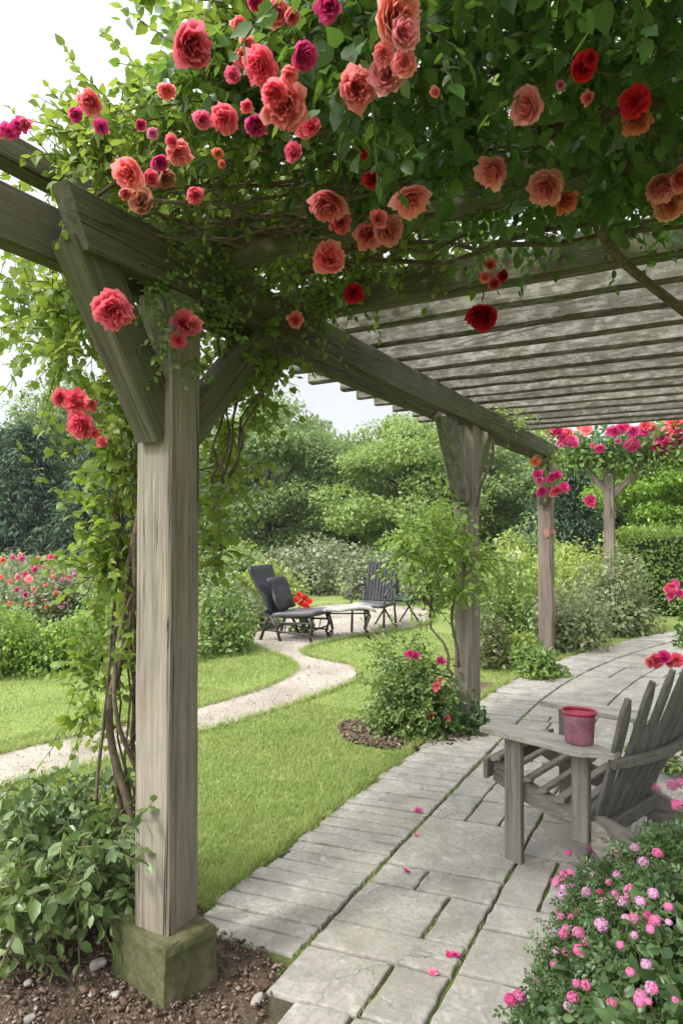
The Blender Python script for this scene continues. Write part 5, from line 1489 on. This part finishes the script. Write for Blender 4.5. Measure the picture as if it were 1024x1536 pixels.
def conifer(label, px, py, d, wpx, top, tiers=20, mat='conifer', seed=0):
    b = at(px, py, d); b[2] = 0.; H_ = EYE + (790 - top) * d / 1000.; rx = wpx * d / 2000.
    root = empty('conifer_tree', b, label, 'tree', None)
    S0 = []; D0 = []; L = []
    for i in range(tiers):
        t = i / tiers; nb = 13
        for j in range(nb):
            a = 6.283 * j / nb + i * .7 + random.uniform(-.2, .2); z = H_ * (.06 + .93 * t) + random.uniform(-.15, .15)
            S0.append((0, 0, z)); D0.append((math.cos(a), math.sin(a), .12)); L.append(rx * (1 - t) ** .8 * random.uniform(.75, 1.1) + .25)
    p, dd, nn, s, tw = sprays(np.array(S0), np.array(D0), np.array(L), 26, .34 * rx / 2.2, .28, 1.0, 1.2)
    rep = 3
    p = np.concatenate([p + rng.normal(size=p.shape) * .16 for _ in range(rep)]); dd = np.tile(dd, (rep, 1)) + rdir(len(p)) * .4; nn = np.tile(nn, (rep, 1)); s = np.tile(s, rep)
    leaf_part('crown', (p + b, dd, nn, s), T_SLIM, LM[mat], root, smooth=False)
    m_ = MB(); m_.tube([(0, 0, -.1), (0, 0, H_ * .5), (0, 0, H_ * .98)], [.22, .14, .03], 7); m_.build('trunk', M['trunk'], root)
    twig_part('branch', [tw + b], .035, .01, M['trunk'], root)
    return root


tree('broad_tree', 'broad light green tree with layered boughs just right of the near post', 402, 850, 27, 290, 600, 45000, 0.166, 'tree_a', clumps=95, low=.02, flat=.45)
tree('broad_tree', 'broad bright green tree with rounded crown left of the second post', 608, 850, 24, 262, 622, 45000, 0.144, 'tree_b', clumps=90, low=.02, flat=.45)
tree('slender_tree', 'taller thin-crowned tree between and behind the two broad trees', 515, 830, 40, 120, 625, 3600, .30, 'tree_a', clumps=34, low=.2)
tree('slender_tree', 'far blue-green tree beside the near post on the skyline', 425, 830, 45, 150, 590, 7000, .34, 'tree_far', clumps=34, low=.2)
tree('broad_tree', 'mid green tree seen behind the second post', 715, 850, 26, 220, 640, 24000, 0.158, 'tree_a', clumps=60, low=.02, flat=.5)
tree('broad_tree', 'darker green tree between the second and third posts', 770, 850, 30, 190, 640, 14000, .25, 'tree_dark', clumps=60, low=.02, flat=.5)
tree('broad_tree', 'dark green tree behind the third post', 850, 850, 33, 210, 650, 14000, .27, 'tree_dark', clumps=60, low=.02, flat=.5)
conifer('dark rounded evergreen between third post and arbour post', 850, 850, 22, 150, 690, 18, 'conifer')
tree('broad_tree', 'vivid bright green tree beyond the arbour post above the hedge', 1000, 850, 18, 190, 610, 33000, 0.122, 'bright', clumps=70, low=.08, flat=.5)
tree('broad_tree', 'mid green tree behind the arbour post', 925, 850, 26, 150, 650, 18000, 0.158, 'tree_a', clumps=50, low=.05)
tree('broad_tree', 'bright green tree past the frame edge behind the hedge', 1130, 850, 20, 200, 560, 21000, 0.144, 'bright', clumps=60, low=.05)
# left wood
tree('broad_tree', 'airy light green tree with sky showing through its crown at the left', 130, 850, 34, 210, 560, 22500, 0.180, 'tree_a', clumps=70, low=.30, flat=.7)
tree('broad_tree', 'blue-green tree at the left skyline', 55, 850, 42, 150, 600, 11000, .30, 'tree_dark', clumps=55, low=.1)
conifer('dark conifer left of the near post with drooping tiers', 40, 850, 30, 190, 640, 20)
conifer('dark conifer half behind the vine', 150, 850, 29, 200, 670, 18)
conifer('dark blue-green conifer at the left margin', -50, 850, 32, 200, 590, 22)
conifer('dark conifer behind the near post', 255, 850, 34, 180, 660, 18)
tree('broad_tree', 'tree out past the left frame edge', -150, 850, 34, 260, 560, 12000, .3, 'tree_dark', clumps=60, low=.05)
# far wood closing the horizon
n = 26000
a = rng.uniform(-2.4, 1.7, n) - .5; rr = rng.uniform(58, 75, n)
x = np.sin(a) * rr; y = np.cos(a) * rr
hh = 6.5 + 1.8 * np.sin(a * 9) + 1.2 * np.sin(a * 23 + 1)
z = hh * np.sqrt(rng.uniform(size=n)) * (1 + .12 * np.sin(a * 70))
wd = bpy.data.objects.new('distant_wood', mesh_np('distant_wood', *leaves_vf(np.stack([x, y, z], 1), rdir(n), UP * .7 - np.stack([np.sin(a), np.cos(a), 0 * a], 1) * .5 + rdir(n) * .5, 1.1 * rng.uniform(.6, 1.3, n), T_DIA), LM['tree_far']))
col.objects.link(wd); tag(wd, 'soft distant wood closing the horizon', 'wood', kind='stuff')


# thin summer haze round the whole place
hz = MB(); hz.v = [(x, y, z) for x in (-115, 115) for y in (-65, 115) for z in (-1.2, 16)]; hz.f = [[0, 1, 3, 2], [4, 6, 7, 5], [0, 4, 5, 1], [2, 3, 7, 6], [0, 2, 6, 4], [1, 5, 7, 3]]
hm, hnt, hout = nmat('haze_air')
hv = hnt.nodes.new('ShaderNodeVolumePrincipled'); hv.inputs['Color'].default_value = (.93, .96, 1, 1); hv.inputs['Density'].default_value = .0005; hv.inputs['Anisotropy'].default_value = .2
hnt.links.new(hv.outputs[0], hout.inputs['Volume'])
tag(hz.build('haze', hm), kind='stuff')

for px, w_, top in ((330, 160, 690), (500, 190, 700), (640, 170, 690)):
    tree('understory_tree', {330: 'low dark tree at the wood edge right of the near post', 500: 'low dark tree filling the gap between the two broad trees', 640: 'low dark tree behind the climber on the second post'}[px], px, 850, 31, w_, top, 14000, .2, 'tree_dark', clumps=55, low=.0, flat=.6)
for px, d, w_, h_, mat, lab in ((20, 14, 260, 92, 'pale', 'tall pale shrub far behind the flower border at the wood edge'), (150, 15, 220, 90, 'grey', 'grey-green shrub far behind the vine at the wood edge'), (270, 16, 200, 84, 'tree_a', 'leafy green shrub beyond the lawn behind the near post'), (345, 13, 90, 62, 'grey', 'small grey-green shrub between near post and cushioned chair')):
    sh('garden_shrub', lab, px, 900, d, w_, h_, 4200, .095, mat, lobes=13, depth=1.2)
# ------------------------------------------------------------------ sky and sun
SUN_AZ, SUN_EL = R(208), R(50)     # azimuth clockwise from +Y
sd = np.array((math.sin(SUN_AZ) * math.cos(SUN_EL), math.cos(SUN_AZ) * math.cos(SUN_EL), math.sin(SUN_EL)))
w = bpy.data.worlds.new('World'); scene.world = w; w.use_nodes = True
nt = w.node_tree; nt.nodes.clear()
out = nt.nodes.new('ShaderNodeOutputWorld'); bg = nt.nodes.new('ShaderNodeBackground')
sky = nt.nodes.new('ShaderNodeTexSky'); sky.sky_type = 'NISHITA'; sky.sun_disc = False
sky.sun_elevation = SUN_EL; sky.sun_rotation = SUN_AZ; sky.dust_density = 3
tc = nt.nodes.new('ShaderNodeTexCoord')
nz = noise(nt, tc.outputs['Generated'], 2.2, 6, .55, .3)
# thin cloud, with glow added overhead and behind the camera to light the scene
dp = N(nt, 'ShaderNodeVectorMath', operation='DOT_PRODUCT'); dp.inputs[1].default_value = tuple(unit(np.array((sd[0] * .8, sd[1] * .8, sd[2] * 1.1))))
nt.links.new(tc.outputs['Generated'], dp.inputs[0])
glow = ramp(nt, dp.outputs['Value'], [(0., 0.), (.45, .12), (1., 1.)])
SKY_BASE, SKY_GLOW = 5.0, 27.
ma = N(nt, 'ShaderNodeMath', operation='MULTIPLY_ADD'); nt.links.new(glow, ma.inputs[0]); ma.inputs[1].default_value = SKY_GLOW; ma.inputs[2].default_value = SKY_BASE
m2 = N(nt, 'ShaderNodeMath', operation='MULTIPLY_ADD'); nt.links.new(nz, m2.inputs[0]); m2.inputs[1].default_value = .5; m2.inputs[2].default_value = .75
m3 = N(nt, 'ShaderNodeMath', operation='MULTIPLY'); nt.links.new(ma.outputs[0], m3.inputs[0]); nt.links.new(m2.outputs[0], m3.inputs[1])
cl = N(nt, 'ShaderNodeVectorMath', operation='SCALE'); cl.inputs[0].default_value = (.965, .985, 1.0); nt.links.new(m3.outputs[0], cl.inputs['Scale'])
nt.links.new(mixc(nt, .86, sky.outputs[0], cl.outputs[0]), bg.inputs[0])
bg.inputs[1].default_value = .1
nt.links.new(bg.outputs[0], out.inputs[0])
sl = bpy.data.lights.new('sun', 'SUN'); sl.energy = 2.4; sl.angle = R(9); sl.color = (1, .965, .91)
so = bpy.data.objects.new('sun', sl); col.objects.link(so)
so.rotation_euler = Vector(sd).to_track_quat('Z', 'Y').to_euler()

vs_ = scene.view_settings
vs_.view_transform = 'Standard'; vs_.look = 'None'; vs_.gamma = 1; vs_.exposure = 1.0
scene.cycles.max_bounces = 6; scene.cycles.diffuse_bounces = 4; scene.cycles.glossy_bounces = 2; scene.cycles.transmission_bounces = 5
scene.cycles.caustics_reflective = False; scene.cycles.caustics_refractive = False
scene.cycles.use_denoising = True
